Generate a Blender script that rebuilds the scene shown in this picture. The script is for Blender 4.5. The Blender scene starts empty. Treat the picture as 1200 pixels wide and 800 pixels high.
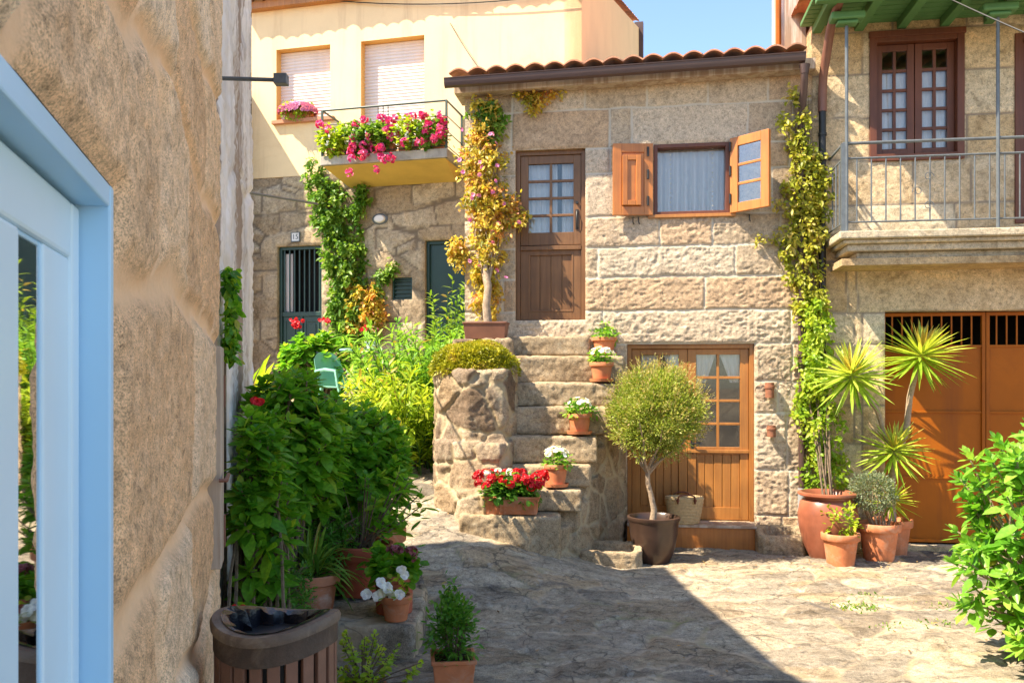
import bpy, math, random
import numpy as np
from mathutils import Vector, Matrix
random.seed(7)
S = bpy.context.scene
C = S.collection
# ------------------------------------------------------------------ camera, sky, sun, exposure
CAMH = 1.72
cd = bpy.data.cameras.new("camera"); cam = bpy.data.objects.new("camera", cd); C.objects.link(cam)
cam.location = (0, 0, CAMH); cam.rotation_euler = (math.radians(90), 0, 0)
cd.sensor_width = 36; cd.sensor_fit = 'HORIZONTAL'; cd.lens = 30; cd.shift_y = 50/1200
cd.clip_start = 0.05; cd.clip_end = 2000
cd.dof.use_dof = True; cd.dof.focus_distance = 8.2; cd.dof.aperture_fstop = 14
S.camera = cam
LD = Vector((.577, .195, -.80)).normalized()           # direction the sunlight travels
EL = math.asin(-LD.z); AZ = math.atan2(-LD.x, -LD.y)
w = bpy.data.worlds.new("World"); S.world = w; w.use_nodes = True
wn = w.node_tree.nodes; wl = w.node_tree.links
sky = wn.new('ShaderNodeTexSky'); sky.sky_type = 'NISHITA'; sky.sun_disc = False
sky.sun_elevation = EL; sky.sun_rotation = AZ; sky.air_density = 1.0; sky.dust_density = .6; sky.ozone_density = 2.0
wl.new(sky.outputs[0], wn['Background'].inputs[0]); wn['Background'].inputs[1].default_value = 0.125
sd = bpy.data.lights.new("sun", 'SUN'); sd.energy = 5.0; sd.angle = math.radians(.55); sd.color = (1.0, .86, .66)
so = bpy.data.objects.new("sun", sd); C.objects.link(so); so.rotation_euler = LD.to_track_quat('-Z', 'Y').to_euler(); so.location = (-10, -3, 14)
S.view_settings.view_transform = 'Standard'; S.view_settings.look = 'None'; S.view_settings.gamma = 1
S.view_settings.use_curve_mapping = False; S.view_settings.exposure = 1.5
S.render.engine = 'CYCLES'; S.cycles.max_bounces = 7; S.cycles.diffuse_bounces = 4; S.cycles.transparent_max_bounces = 8
S.cycles.use_denoising = True; S.cycles.caustics_reflective = False; S.cycles.caustics_refractive = False

# ------------------------------------------------------------------ numeric noise
def _h(ix, iy, iz, s):
    n = (ix.astype(np.int64)*374761393 + iy.astype(np.int64)*668265263 + iz.astype(np.int64)*2147483647 + s*1274126177) & 0xffffffff
    n = ((n ^ (n >> 13))*1274126177) & 0xffffffff
    n = ((n ^ (n >> 15))*2246822519) & 0xffffffff
    return ((n ^ (n >> 16)) & 0xffffff)/float(0xffffff)
def vn(P, f=1., s=0):
    P = np.asarray(P, float)*f
    i = np.floor(P).astype(np.int64); t = P-i; t = t*t*(3-2*t)
    r = 0
    for a in (0, 1):
        for b in (0, 1):
            for c in (0, 1):
                wgt = (t[:, 0] if a else 1-t[:, 0])*(t[:, 1] if b else 1-t[:, 1])*(t[:, 2] if c else 1-t[:, 2])
                r = r+wgt*_h(i[:, 0]+a, i[:, 1]+b, i[:, 2]+c, s)
    return r*2-1
def fbm(P, f=1., o=4, s=0, g=.5):
    r = 0; a = 1
    for k in range(o):
        r = r+a*vn(P, f, s+k*17); f *= 2.03; a *= g
    return r
def sst(a, b, x):
    t = np.clip((x-a)/(b-a), 0, 1); return t*t*(3-2*t)
def col3(a, b=None):
    a = np.asarray(a).ravel(); b = np.zeros_like(a) if b is None else np.asarray(b).ravel()
    return np.stack([a, b, np.zeros_like(a)], 1)

# ------------------------------------------------------------------ frames (s along a wall, h out of it, z up)
class Frame:
    def __init__(f, O, ex, n):
        f.O = np.array([O[0], O[1], 0.]); e = np.array([ex[0], ex[1], 0.]); f.ex = e/np.linalg.norm(e)
        m = np.array([n[0], n[1], 0.]); f.n = m/np.linalg.norm(m)
    def P(f, s, h, z):
        return f.O+f.ex*s+f.n*h+np.array([0, 0, z])
    def arr(f, A):
        A = np.asarray(A, float); return f.O+A[:, :1]*f.ex+A[:, 1:2]*f.n+A[:, 2:3]*np.array([0, 0, 1.])
    def at(f, px, py, h=0):                                  # survey point of the wall seen at a photo coordinate
        r = np.array([(px-600)/1000, 1, (450-py)/1000]); o = np.array([0, 0, CAMH])
        t = np.dot(f.O+f.n*h-o, f.n)/np.dot(r, f.n); p = o+r*t
        return float(np.dot(p-f.O, f.ex)), float(p[2])
    def s(f, px, h=0): return f.at(px, 400, h)[0]
    def yaw(f): return math.atan2(f.ex[1], f.ex[0])
WF = Frame((0, 0), (1, 0), (0, 1))
FF = Frame((0, 9.4), (.990, -.139), (-.139, -.990))          # cottage and right house
YF = Frame((0, 12.45), (.970, -.2425), (-.2425, -.970))      # yellow house
NF = Frame((-.283, 0), (-.268, .963), (.963, .268))          # near house on the left
def wx(px, d): return (px-600)/1000*d
def gz(x, y):
    x = np.asarray(x, float); y = np.asarray(y, float)
    b = 1-sst(-.6, 1.15, x)
    r = np.clip(y-6, 0, 6.2); r = np.where(r < .6, r*r/1.2, r-.3)
    return .265*r*b

# ------------------------------------------------------------------ mesh helpers
class MB:
    def __init__(m): m.V = []; m.F = []; m.n = 0
    def add(m, V, F):
        V = np.asarray(V, float); m.V.append(V); m.F += [tuple(int(i)+m.n for i in f) for f in F]; m.n += len(V); return m
    def box(m, a0, a1, b0, b1, c0, c1, fr=WF):
        v = [(a, b, c) for c in (c0, c1) for b in (b0, b1) for a in (a0, a1)]
        return m.add(fr.arr(v), [(0, 2, 3, 1), (4, 5, 7, 6), (0, 1, 5, 4), (2, 6, 7, 3), (0, 4, 6, 2), (1, 3, 7, 5)])
    def hexa(m, v8, fr=WF):
        return m.add(fr.arr(v8), [(0, 2, 3, 1), (4, 5, 7, 6), (0, 1, 5, 4), (2, 6, 7, 3), (0, 4, 6, 2), (1, 3, 7, 5)])
    def prism(m, pts, z0, z1, fr=WF):
        n = len(pts); zt = z1 if hasattr(z1, '__len__') else [z1]*n
        v = [(p[0], p[1], z0) for p in pts]+[(p[0], p[1], zt[i]) for i, p in enumerate(pts)]
        return m.add(fr.arr(v), [tuple(range(n))[::-1], tuple(range(n, 2*n))]+[(i, (i+1) % n, n+(i+1) % n, n+i) for i in range(n)])
    def tube(m, pts, r, k=8, fr=WF, cap=True):
        P = fr.arr(pts); n = len(P); rr = r if hasattr(r, '__len__') else [r]*n
        T = np.gradient(P, axis=0) if n > 2 else np.array([P[1]-P[0]]*2)
        T = T/np.maximum(np.linalg.norm(T, axis=1, keepdims=True), 1e-9)
        up = np.array([0, 0, 1.]) if abs(T[0][2]) < .9 else np.array([1., 0, 0])
        V = []
        for i in range(n):
            a = np.cross(T[i], up); a /= max(np.linalg.norm(a), 1e-9); b = np.cross(a, T[i]); up = b
            for j in range(k):
                t = 2*math.pi*j/k; V.append(P[i]+rr[i]*(a*math.cos(t)+b*math.sin(t)))
        F = [(i*k+j, i*k+(j+1) % k, (i+1)*k+(j+1) % k, (i+1)*k+j) for i in range(n-1) for j in range(k)]
        if cap: F += [tuple(range(k))[::-1], tuple(range((n-1)*k, n*k))]
        return m.add(V, F)
    def lathe(m, prof, c=(0, 0, 0), k=32, sx=1, sy=1, wob=0):
        V = []; n = len(prof)
        for i, (r, z) in enumerate(prof):
            for j in range(k):
                t = 2*math.pi*j/k; q = r*(1+wob*math.sin(3*t+i*.7)*.5+wob*math.sin(5*t+1)*.5)
                V.append((c[0]+q*sx*math.cos(t), c[1]+q*sy*math.sin(t), c[2]+z))
        F = [(i*k+j, i*k+(j+1) % k, (i+1)*k+(j+1) % k, (i+1)*k+j) for i in range(n-1) for j in range(k)]
        if prof[0][0] > 1e-4: F.append(tuple(range(k))[::-1])
        if prof[-1][0] > 1e-4: F.append(tuple(range((n-1)*k, n*k)))
        return m.add(V, F)
    def build(m, name, mat, parent=None, smooth=False, bevel=0, sub=0):
        me = bpy.data.meshes.new(name); me.from_pydata(np.concatenate(m.V).tolist(), [], m.F); me.update()
        return link(name, me, mat, parent, smooth, bevel, sub)
def link(name, me, mat, parent=None, smooth=False, bevel=0, sub=0):
    o = bpy.data.objects.new(name, me); C.objects.link(o)
    if mat is not None: me.materials.append(mat)
    if smooth:
        me.polygons.foreach_set('use_smooth', [True]*len(me.polygons))
        if smooth != 2:
            try: me.set_sharp_from_angle(angle=math.radians(42))
            except Exception: pass
    if bevel:
        b = o.modifiers.new('b', 'BEVEL'); b.width = bevel; b.segments = 2; b.limit_method = 'ANGLE'; b.angle_limit = math.radians(40)
    if sub:
        b = o.modifiers.new('s', 'SUBSURF'); b.levels = sub; b.render_levels = sub
    if parent is not None:
        o.parent = parent; o.matrix_parent_inverse = Matrix.Translation(parent.location).inverted()
    return o
def meshnp(name, V, F, mat, parent=None, smooth=False, attrs=None):
    """V (n,3), F list of int arrays (m,k)"""
    me = bpy.data.meshes.new(name); V = np.ascontiguousarray(V, dtype=np.float32)
    me.vertices.add(len(V)); me.vertices.foreach_set('co', V.ravel())
    idx = np.concatenate([f.ravel() for f in F]).astype(np.int32)
    tot = np.concatenate([np.full(len(f), f.shape[1], np.int32) for f in F])
    st = np.concatenate([[0], np.cumsum(tot)[:-1]]).astype(np.int32)
    me.loops.add(len(idx)); me.loops.foreach_set('vertex_index', idx)
    me.polygons.add(len(tot)); me.polygons.foreach_set('loop_start', st)
    try: me.polygons.foreach_set('loop_total', tot)
    except Exception: pass
    if smooth: me.polygons.foreach_set('use_smooth', np.ones(len(tot), bool))
    for k, a in (attrs or {}).items():
        at = me.attributes.new(k, 'FLOAT', 'POINT'); at.data.foreach_set('value', np.ascontiguousarray(a, dtype=np.float32).ravel())
    me.update(calc_edges=True); me.validate()
    o = bpy.data.objects.new(name, me); C.objects.link(o); me.materials.append(mat)
    if parent is not None:
        o.parent = parent; o.matrix_parent_inverse = Matrix.Translation(parent.location).inverted()
    return o
def thing(name, label, cat, loc=(0, 0, 0), group=None):
    o = bpy.data.objects.new(name, None); C.objects.link(o); o.location = loc; o.empty_display_size = .1
    o['label'] = label; o['category'] = cat
    if group: o['group'] = group
    return o
def tag(o, label, cat, group=None):
    o['label'] = label; o['category'] = cat
    if group: o['group'] = group
    return o
def struct(o): o['kind'] = 'structure'; return o

# ------------------------------------------------------------------ materials
def _nt(name):
    m = bpy.data.materials.new(name); m.use_nodes = True; nt = m.node_tree
    return m, nt, nt.nodes['Principled BSDF']
def N(nt, t, **kw):
    n = nt.nodes.new('ShaderNode'+t)
    for k, v in kw.items():
        if k in n.inputs: n.inputs[k].default_value = v
        else: setattr(n, k, v)
    return n
def ramp(nt, fac, stops):
    r = nt.nodes.new('ShaderNodeValToRGB'); e = r.color_ramp.elements
    e[0].position = stops[0][0]; e[0].color = (*stops[0][1], 1); e[1].position = stops[-1][0]; e[1].color = (*stops[-1][1], 1)
    for p, c in stops[1:-1]:
        x = e.new(p); x.color = (*c, 1)
    nt.links.new(fac, r.inputs[0]); return r.outputs[0]
def g3(v): return (v, v, v)
def mix(nt, a, b, fac, mode='MIX'):
    m = nt.nodes.new('ShaderNodeMix'); m.data_type = 'RGBA'; m.blend_type = mode; m.clamp_result = False
    for sock, v in ((m.inputs[6], a), (m.inputs[7], b), (m.inputs[0], fac)):
        if isinstance(v, (tuple, list)): sock.default_value = (*v, 1) if len(v) == 3 else v
        elif isinstance(v, (int, float)): sock.default_value = v
        else: nt.links.new(v, sock)
    return m.outputs[2]
def noise(nt, sc, det=4, rough=.55, vec=None, dist=0):
    n = N(nt, 'TexNoise', Scale=sc, Detail=det, Roughness=rough, Distortion=dist)
    if vec is None:
        t = nt.nodes.new('ShaderNodeTexCoord'); vec = t.outputs['Object']
    nt.links.new(vec, n.inputs['Vector']); return n.outputs['Fac']
def mapped(nt, scale, rot=(0, 0, 0), src='Object'):
    t = nt.nodes.new('ShaderNodeTexCoord'); m = N(nt, 'Mapping'); m.inputs['Scale'].default_value = scale; m.inputs['Rotation'].default_value = rot
    nt.links.new(t.outputs[src], m.inputs['Vector']); return m.outputs[0]
def bump(nt, p, h, st=.4, d=.01):
    b = N(nt, 'Bump', Strength=st, Distance=d); nt.links.new(h, b.inputs['Height']); nt.links.new(b.outputs[0], p.inputs['Normal'])
def mat_plain(name, colr, rough=.6, var=.15, sc=6, metal=0, bmp=0, bsc=60, spec=None, stain=None):
    m, nt, p = _nt(name)
    c = mix(nt, tuple(x*(1-var) for x in colr), tuple(min(1, x*(1+var)) for x in colr), ramp(nt, noise(nt, sc, 6, .6), [(.3, g3(0)), (.7, g3(1))]))
    if stain:
        c = mix(nt, c, stain, ramp(nt, noise(nt, sc*.6, 8, .7, dist=.6), [(.52, g3(0)), (.68, g3(.75))]))
    nt.links.new(c, p.inputs['Base Color']); p.inputs['Roughness'].default_value = rough; p.inputs['Metallic'].default_value = metal
    if spec is not None: p.inputs['Specular IOR Level'].default_value = spec
    if bmp: bump(nt, p, noise(nt, bsc, 5, .65), bmp, .01)
    return m
def mat_stone(name, cols, mortar, grain=.35, gsc=150, blot=1., pit=48, pst=.5, crack=0, lichen=None, lam=.5, stain=(.12, .09, .06), stam=.5, bst=.6, moss=None):
    m, nt, p = _nt(name)
    A = N(nt, 'Attribute', attribute_name='tint'); B = N(nt, 'Attribute', attribute_name='mort')
    c = ramp(nt, A.outputs['Fac'], [(i/(len(cols)-1), x) for i, x in enumerate(cols)])
    c = mix(nt, c, g3(1.0), 1.0, 'MULTIPLY')
    v1 = noise(nt, 3.1, 8, .68, dist=.8)
    c = mix(nt, c, ramp(nt, v1, [(.30, (1-.42*blot, 1-.48*blot, 1-.55*blot)), (.44, (1-.06*blot, 1-.1*blot, 1-.16*blot)), (.56, (1.05, 1.03, 1.0)), (.72, (1+.3*blot, 1+.18*blot, 1.0))]), 1, 'MULTIPLY')
    vp = noise(nt, pit, 6, .8, dist=.3); c = mix(nt, c, ramp(nt, vp, [(.36, g3(1-pst)), (.44, g3(.96)), (.60, g3(1.04)), (.68, g3(1.16))]), 1, 'MULTIPLY')
    v2 = noise(nt, 22, 5, .7)
    c = mix(nt, c, ramp(nt, v2, [(.32, g3(.62)), (.48, g3(.98)), (.68, g3(1.22))]), 1, 'MULTIPLY')
    v3 = noise(nt, gsc, 2, .7)
    c = mix(nt, c, ramp(nt, v3, [(.36, g3(1-grain)), (.5, g3(1)), (.64, g3(1+grain*.6))]), 1, 'MULTIPLY')
    if stam: c = mix(nt, c, stain, ramp(nt, noise(nt, 1.7, 8, .72, dist=1.2), [(.56, g3(0)), (.72, g3(stam))]))
    mv = noise(nt, 40, 4, .6)
    c = mix(nt, c, mix(nt, tuple(x*.8 for x in mortar), mortar, mv), B.outputs['Fac'])
    if crack:
        tc = nt.nodes.new('ShaderNodeTexCoord'); wn_ = N(nt, 'TexNoise', Scale=2.5, Detail=5); nt.links.new(tc.outputs['Object'], wn_.inputs['Vector'])
        wv = N(nt, 'VectorMath', operation='MULTIPLY_ADD'); nt.links.new(wn_.outputs['Color'], wv.inputs[0]); wv.inputs[1].default_value = (.8, .5, .3); nt.links.new(tc.outputs['Object'], wv.inputs[2])
        vo = N(nt, 'TexVoronoi', Scale=2.1, feature='DISTANCE_TO_EDGE'); nt.links.new(wv.outputs[0], vo.inputs['Vector'])
        ck = ramp(nt, vo.outputs['Distance'], [(0., g3(crack)), (.022, g3(0))]); gm = N(nt, 'Math', operation='MULTIPLY'); nt.links.new(ck, gm.inputs[0]); nt.links.new(ramp(nt, noise(nt, 1.6, 4), [(.42, g3(.15)), (.58, g3(1))]), gm.inputs[1])
        c = mix(nt, c, (.07, .06, .05), gm.outputs[0])
        c = mix(nt, c, ramp(nt, noise(nt, 1, 7, .7, mapped(nt, (2.2, 7., 2.), (0, 0, .35))), [(.34, g3(.55)), (.47, g3(.98)), (.66, g3(1.25))]), 1, 'MULTIPLY')
    if lichen: c = mix(nt, c, lichen, ramp(nt, noise(nt, 7, 8, .75), [(.56, g3(0)), (.64, g3(lam))]))
    if moss:
        mm = N(nt, 'Math', operation='MULTIPLY'); nt.links.new(B.outputs['Fac'], mm.inputs[0])
        nt.links.new(ramp(nt, noise(nt, .9, 5, .6), [(.52, g3(0)), (.62, g3(.9))]), mm.inputs[1]); c = mix(nt, c, moss, mm.outputs[0])
    nt.links.new(c, p.inputs['Base Color']); p.inputs['Roughness'].default_value = .92; p.inputs['Specular IOR Level'].default_value = .25
    ad = N(nt, 'Math', operation='ADD'); nt.links.new(vp, ad.inputs[0]); nt.links.new(v2, ad.inputs[1])
    bump(nt, p, ad.outputs[0], bst, .016); return m
def mat_wood(name, c1, c2, axis='z', rough=.5, sc=1.0, worn=None, coat=0):
    m, nt, p = _nt(name); k = 26*sc; s = {'z': (k, k, 1.3*sc), 'x': (1.3*sc, k, k), 'y': (k, 1.3*sc, k)}[axis]
    v = noise(nt, 1., 6, .65, mapped(nt, s), .8); c = mix(nt, c1, c2, ramp(nt, v, [(.3, g3(0)), (.7, g3(1))]))
    c = mix(nt, c, ramp(nt, noise(nt, 2.2, 4), [(.3, g3(.75)), (.7, g3(1.15))]), 1, 'MULTIPLY')
    if worn: c = mix(nt, c, worn, ramp(nt, noise(nt, 1.0, 8, .7, mapped(nt, tuple(x*.3 for x in s))), [(.47, g3(0)), (.56, g3(.85))]))
    nt.links.new(c, p.inputs['Base Color']); p.inputs['Roughness'].default_value = rough; p.inputs['Coat Weight'].default_value = coat
    bump(nt, p, v, .25, .004); return m
def mat_leaf(name, cols, tr=.35, rough=.42):
    m, nt, p = _nt(name); A = N(nt, 'Attribute', attribute_name='rnd')
    c = ramp(nt, A.outputs['Fac'], [(.95*i/(len(cols)-1), x) for i, x in enumerate(cols)]+([(.98, (.42, .32, .07))] if 'leaf' in name else []))
    c = mix(nt, c, ramp(nt, noise(nt, 45, 3), [(.3, g3(.72)), (.7, g3(1.25))]), 1, 'MULTIPLY')
    nt.links.new(c, p.inputs['Base Color']); p.inputs['Roughness'].default_value = rough; p.inputs['Specular IOR Level'].default_value = .35
    t = N(nt, 'BsdfTranslucent'); nt.links.new(mix(nt, c, (1.5, 1.45, .7), 1, 'MULTIPLY'), t.inputs[0])
    ms = N(nt, 'MixShader'); ms.inputs[0].default_value = tr
    nt.links.new(p.outputs[0], ms.inputs[1]); nt.links.new(t.outputs[0], ms.inputs[2])
    nt.links.new(ms.outputs[0], nt.nodes['Material Output'].inputs[0]); return m
def mat_glass(name, tint=(.97, .98, .97)):
    m, nt, p = _nt(name); g = N(nt, 'BsdfGlossy', Roughness=.02); t = N(nt, 'BsdfTransparent'); t.inputs[0].default_value = (*tint, 1)
    f = N(nt, 'Fresnel', IOR=1.55); a = N(nt, 'Math', operation='MULTIPLY_ADD'); a.inputs[1].default_value = 1.0; a.inputs[2].default_value = .02
    nt.links.new(f.outputs[0], a.inputs[0]); ms = N(nt, 'MixShader'); nt.links.new(a.outputs[0], ms.inputs[0])
    nt.links.new(t.outputs[0], ms.inputs[1]); nt.links.new(g.outputs[0], ms.inputs[2]); nt.links.new(ms.outputs[0], nt.nodes['Material Output'].inputs[0]); return m
def mat_cloth(name, c, tr=.3):
    m, nt, p = _nt(name); v = noise(nt, 1, 3, .5, mapped(nt, (60, 60, 4)))
    nt.links.new(mix(nt, tuple(x*.85 for x in c), c, v), p.inputs['Base Color']); p.inputs['Roughness'].default_value = .95; return m

M = {}
M['ash'] = mat_stone('cottage_stone', [(.38, .29, .20), (.54, .43, .30), (.62, .54, .42), (.50, .35, .22), (.58, .48, .36), (.46, .36, .25)], (.66, .59, .47), .32, blot=.45, stam=.3, stain=(.30, .19, .10), lichen=(.36, .32, .25), lam=.25)
M['rh'] = mat_stone('house_stone', [(.50, .37, .21), (.62, .46, .27), (.62, .54, .40), (.60, .44, .25)], (.30, .24, .18), .35, stam=.35, stain=(.30, .20, .10))
M['ys'] = mat_stone('old_stone', [(.34, .27, .19), (.46, .36, .24), (.52, .44, .33)], (.22, .17, .12), .35, stam=.5, stain=(.14, .11, .08))
M['near'] = mat_stone('warm_stone', [(.70, .43, .23), (.84, .58, .35), (.88, .70, .50), (.76, .49, .27)], (1.0, .66, .38), .45, gsc=260, blot=.6, pit=70, pst=.6, stam=.45, stain=(.52, .27, .10), bst=.5)
M['rub'] = mat_stone('rubble_stone', [(.17, .12, .085), (.36, .27, .18), (.52, .42, .30), (.24, .18, .13), (.42, .31, .19)], (.54, .43, .27), .45, stam=.9, stain=(.10, .07, .045), lichen=(.46, .42, .30), lam=.5, bst=1.0)
M['rub2'] = mat_stone('flank_stone', [(.30, .23, .15), (.44, .35, .24), (.36, .28, .18)], (.50, .41, .27), .45, stam=.8, stain=(.10, .07, .045), lichen=(.46, .42, .28), lam=.5, bst=1.0)
M['step'] = mat_stone('step_stone', [(.32, .25, .16), (.48, .38, .26)], (.4, .33, .22), .4, stam=.9, stain=(.11, .082, .055), lichen=(.48, .43, .32), lam=.5)
M['paveg'] = mat_stone('paving_stone', [(.18, .16, .135), (.36, .31, .24), (.49, .42, .31), (.26, .22, .17), (.45, .34, .21)], (.58, .44, .29), .35, stam=.85, stain=(.10, .09, .085), lichen=(.50, .46, .39), lam=.5, moss=(.16, .20, .05), bst=.9, crack=.85)
M['slab'] = mat_stone('carved_granite', [(.52, .45, .33), (.52, .45, .33)], (.4, .33, .22), .35, stam=.7, stain=(.20, .17, .12), lichen=(.34, .31, .24), lam=.5)
M['plas'] = mat_plain('yellow_plaster', (.84, .63, .36), .9, .07, 1.2, bmp=.25, bsc=40, stain=(.74, .52, .28))
def _streak(m, amt, colr):
    nt = m.node_tree; p = nt.nodes['Principled BSDF']; l = p.inputs['Base Color'].links[0]; src = l.from_socket
    f = ramp(nt, noise(nt, 1, 6, .7, mapped(nt, (5, 5, .45))), [(.5, g3(0)), (.72, g3(amt))]); nt.links.new(mix(nt, src, colr, f), p.inputs['Base Color'])
_streak(M['plas'], .6, (.62, .43, .24))
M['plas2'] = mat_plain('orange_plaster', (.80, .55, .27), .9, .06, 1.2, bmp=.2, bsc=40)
M['slaby'] = mat_plain('ochre_paint', (.62, .43, .10), .85, .15, 2, bmp=.2)
M['conc'] = mat_plain('concrete', (.40, .37, .32), .9, .2, 4, bmp=.4, stain=(.12, .11, .09))
M['white'] = mat_wood('old_whitewash', (.66, .58, .50), (.84, .77, .70), rough=.92, sc=.35, worn=(.26, .16, .09))
M['tile'] = mat_plain('clay_tile', (.55, .24, .13), .85, .3, 5, bmp=.4, stain=(.25, .2, .15))
M['gut'] = mat_plain('brown_gutter', (.075, .042, .035), .45, .15, 3)
M['greenp'] = mat_plain('green_paint', (.075, .20, .065), .6, .15, 3, bmp=.1)
M['iron'] = mat_plain('grey_iron', (.13, .145, .15), .5, .2, 20, metal=.3)
M['irong'] = mat_plain('green_iron', (.035, .06, .045), .5, .2, 20)
M['black'] = mat_plain('black_iron', (.015, .015, .015), .5, .2, 20)
M['dark'] = mat_plain('dark_room', (.03, .026, .022), .9, .1, 2)
M['wd'] = mat_wood('oak_door', (.14, .062, .022), (.23, .11, .04), rough=.5)
M['wl'] = mat_wood('orange_wood', (.38, .12, .02), (.54, .19, .035), rough=.42, coat=.15)
M['wl2'] = mat_wood('warm_wood', (.32, .12, .022), (.45, .19, .04), rough=.45, coat=.1)
M['wr'] = mat_wood('red_brown_wood', (.10, .026, .011), (.155, .048, .018), rough=.5)
M['wg'] = mat_wood('weathered_wood', (.42, .34, .26), (.58, .47, .36), rough=.8, worn=(.30, .2, .13))
M['grn'] = mat_plain('dark_green_paint', (.012, .045, .035), .4, .2, 3)
M['rust'] = mat_plain('orange_metal', (.34, .092, .003), .5, .16, 1.5, bmp=.05, bsc=8, stain=(.24, .062, .004), spec=.2)
M['blue'] = mat_plain('blue_paint', (.42, .69, .90), .38, .04, 2)
M['blue2'] = mat_plain('pale_blue_paint', (.64, .83, .93), .35, .04, 2)
M['tc'] = mat_plain('terracotta', (.54, .185, .075), .78, .2, 9, bmp=.2, bsc=40, stain=(.56, .33, .22))
M['tcw'] = mat_plain('weathered_terracotta', (.46, .18, .09), .85, .2, 9, bmp=.2, bsc=40, stain=(.62, .50, .42))
M['tcr'] = mat_plain('red_terracotta', (.42, .10, .05), .6, .15, 9, bmp=.1)
M['jar'] = mat_plain('glazed_jar', (.30, .10, .055), .32, .25, 5, bmp=.08, bsc=30)
M['brn'] = mat_plain('brown_glaze', (.06, .035, .025), .3, .25, 6)
M['plast'] = mat_plain('brown_plastic', (.20, .085, .055), .5, .15, 6)
M['soil'] = mat_plain('soil', (.05, .035, .022), 1, .4, 40, bmp=1, bsc=80)
M['bark'] = mat_plain('bark', (.16, .115, .075), .95, .35, 30, bmp=1, bsc=60)
M['barkp'] = mat_plain('pale_bark', (.35, .26, .18), .95, .3, 30, bmp=1, bsc=60)
M['straw'] = mat_plain('straw', (.52, .38, .20), .9, .2, 40, bmp=.6, bsc=90)
M['glass'] = mat_glass('window_glass')
M['glassb'] = mat_glass('door_glass', (.35, .45, .5))
M['curt'] = mat_cloth('curtain_cloth', (.88, .85, .86))
M['shut'] = mat_plain('roller_shutter', (.78, .68, .62), .55, .04, 3)
M['chair'] = mat_plain('green_plastic', (.20, .46, .36), .45, .05, 3)
M['tabl'] = mat_plain('table_top', (.28, .46, .52), .4, .15, 12)
M['wpot'] = mat_plain('white_pot', (.75, .72, .68), .4, .05, 3)
M['binb'] = mat_plain('bin_slats', (.20, .095, .058), .55, .2, 8, bmp=.2)
M['binr'] = mat_plain('bin_rim', (.14, .10, .07), .6, .3, 12, bmp=.4, stain=(.30, .23, .16))
M['bag'] = mat_plain('bin_liner', (.012, .012, .016), .25, .2, 8, bmp=.5, bsc=14)
M['binr2'] = mat_plain('bin_collar', (.075, .048, .032), .7, .3, 12, bmp=.4, stain=(.17, .12, .08))
M['rustl'] = mat_plain('rusty_metal', (.26, .10, .05), .8, .3, 30, bmp=.3, stain=(.12, .06, .04))
M['Ldry'] = mat_leaf('dry_litter', [(.16, .08, .03), (.35, .2, .07), (.5, .3, .1)], .1, .8)
_streak(M['rust'], .7, (.20, .055, .01)); _streak(M['tc'], .5, (.30, .12, .06)); _streak(M['conc'], .7, (.12, .11, .09)); _streak(M['shut'], .3, (.5, .42, .36))
# leaves
M['Lhyd'] = mat_leaf('hydrangea_leaf', [(.05, .16, .012), (.10, .29, .018), (.19, .42, .03), (.38, .52, .05)], .5)
M['Lfine'] = mat_leaf('fine_leaf', [(.05, .16, .02), (.10, .27, .03), (.20, .38, .05)], .42)
M['Lbrt'] = mat_leaf('bright_leaf', [(.14, .28, .015), (.30, .44, .03), (.50, .56, .06)], .45)
M['Lsh'] = mat_leaf('shrub_leaf', [(.08, .25, .02), (.18, .40, .04), (.36, .55, .09)], .4, .35)
M['Lball'] = mat_leaf('myrtle_leaf', [(.12, .19, .015), (.26, .35, .04), (.38, .40, .08), (.50, .36, .17)], .3)
M['Lvy'] = mat_leaf('autumn_leaf', [(.12, .16, .02), (.38, .34, .04), (.62, .50, .08), (.66, .44, .08), (.56, .20, .10)], .4)
M['Lvg'] = mat_leaf('climber_leaf', [(.12, .18, .015), (.30, .33, .03), (.48, .46, .06), (.62, .48, .18)], .4)
M['Liv'] = mat_leaf('creeper_leaf', [(.06, .16, .02), (.15, .30, .03), (.32, .44, .07)], .4)
M['Lmoss'] = mat_leaf('moss_leaf', [(.20, .22, .012), (.38, .38, .02), (.52, .46, .05)], .3)
M['Lyuc'] = mat_leaf('yucca_leaf', [(.14, .30, .02), (.33, .48, .04), (.52, .58, .10)], .4)
M['Lgry'] = mat_leaf('grey_leaf', [(.14, .19, .10), (.26, .30, .18)], .25)
M['Fred'] = mat_leaf('red_petal', [(.42, .004, .008), (.62, .01, .015), (.72, .03, .04)], .25)
M['Fpnk'] = mat_leaf('pink_petal', [(.62, .02, .16), (.75, .05, .25), (.80, .22, .38)], .3)
M['Flil'] = mat_leaf('lilac_petal', [(.62, .16, .38), (.75, .35, .55)], .3)
M['Fwht'] = mat_leaf('white_petal', [(.78, .76, .74), (.86, .85, .84)], .3)
M['Fmau'] = mat_leaf('faded_petal', [(.22, .05, .07), (.35, .12, .12)], .2)

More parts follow.
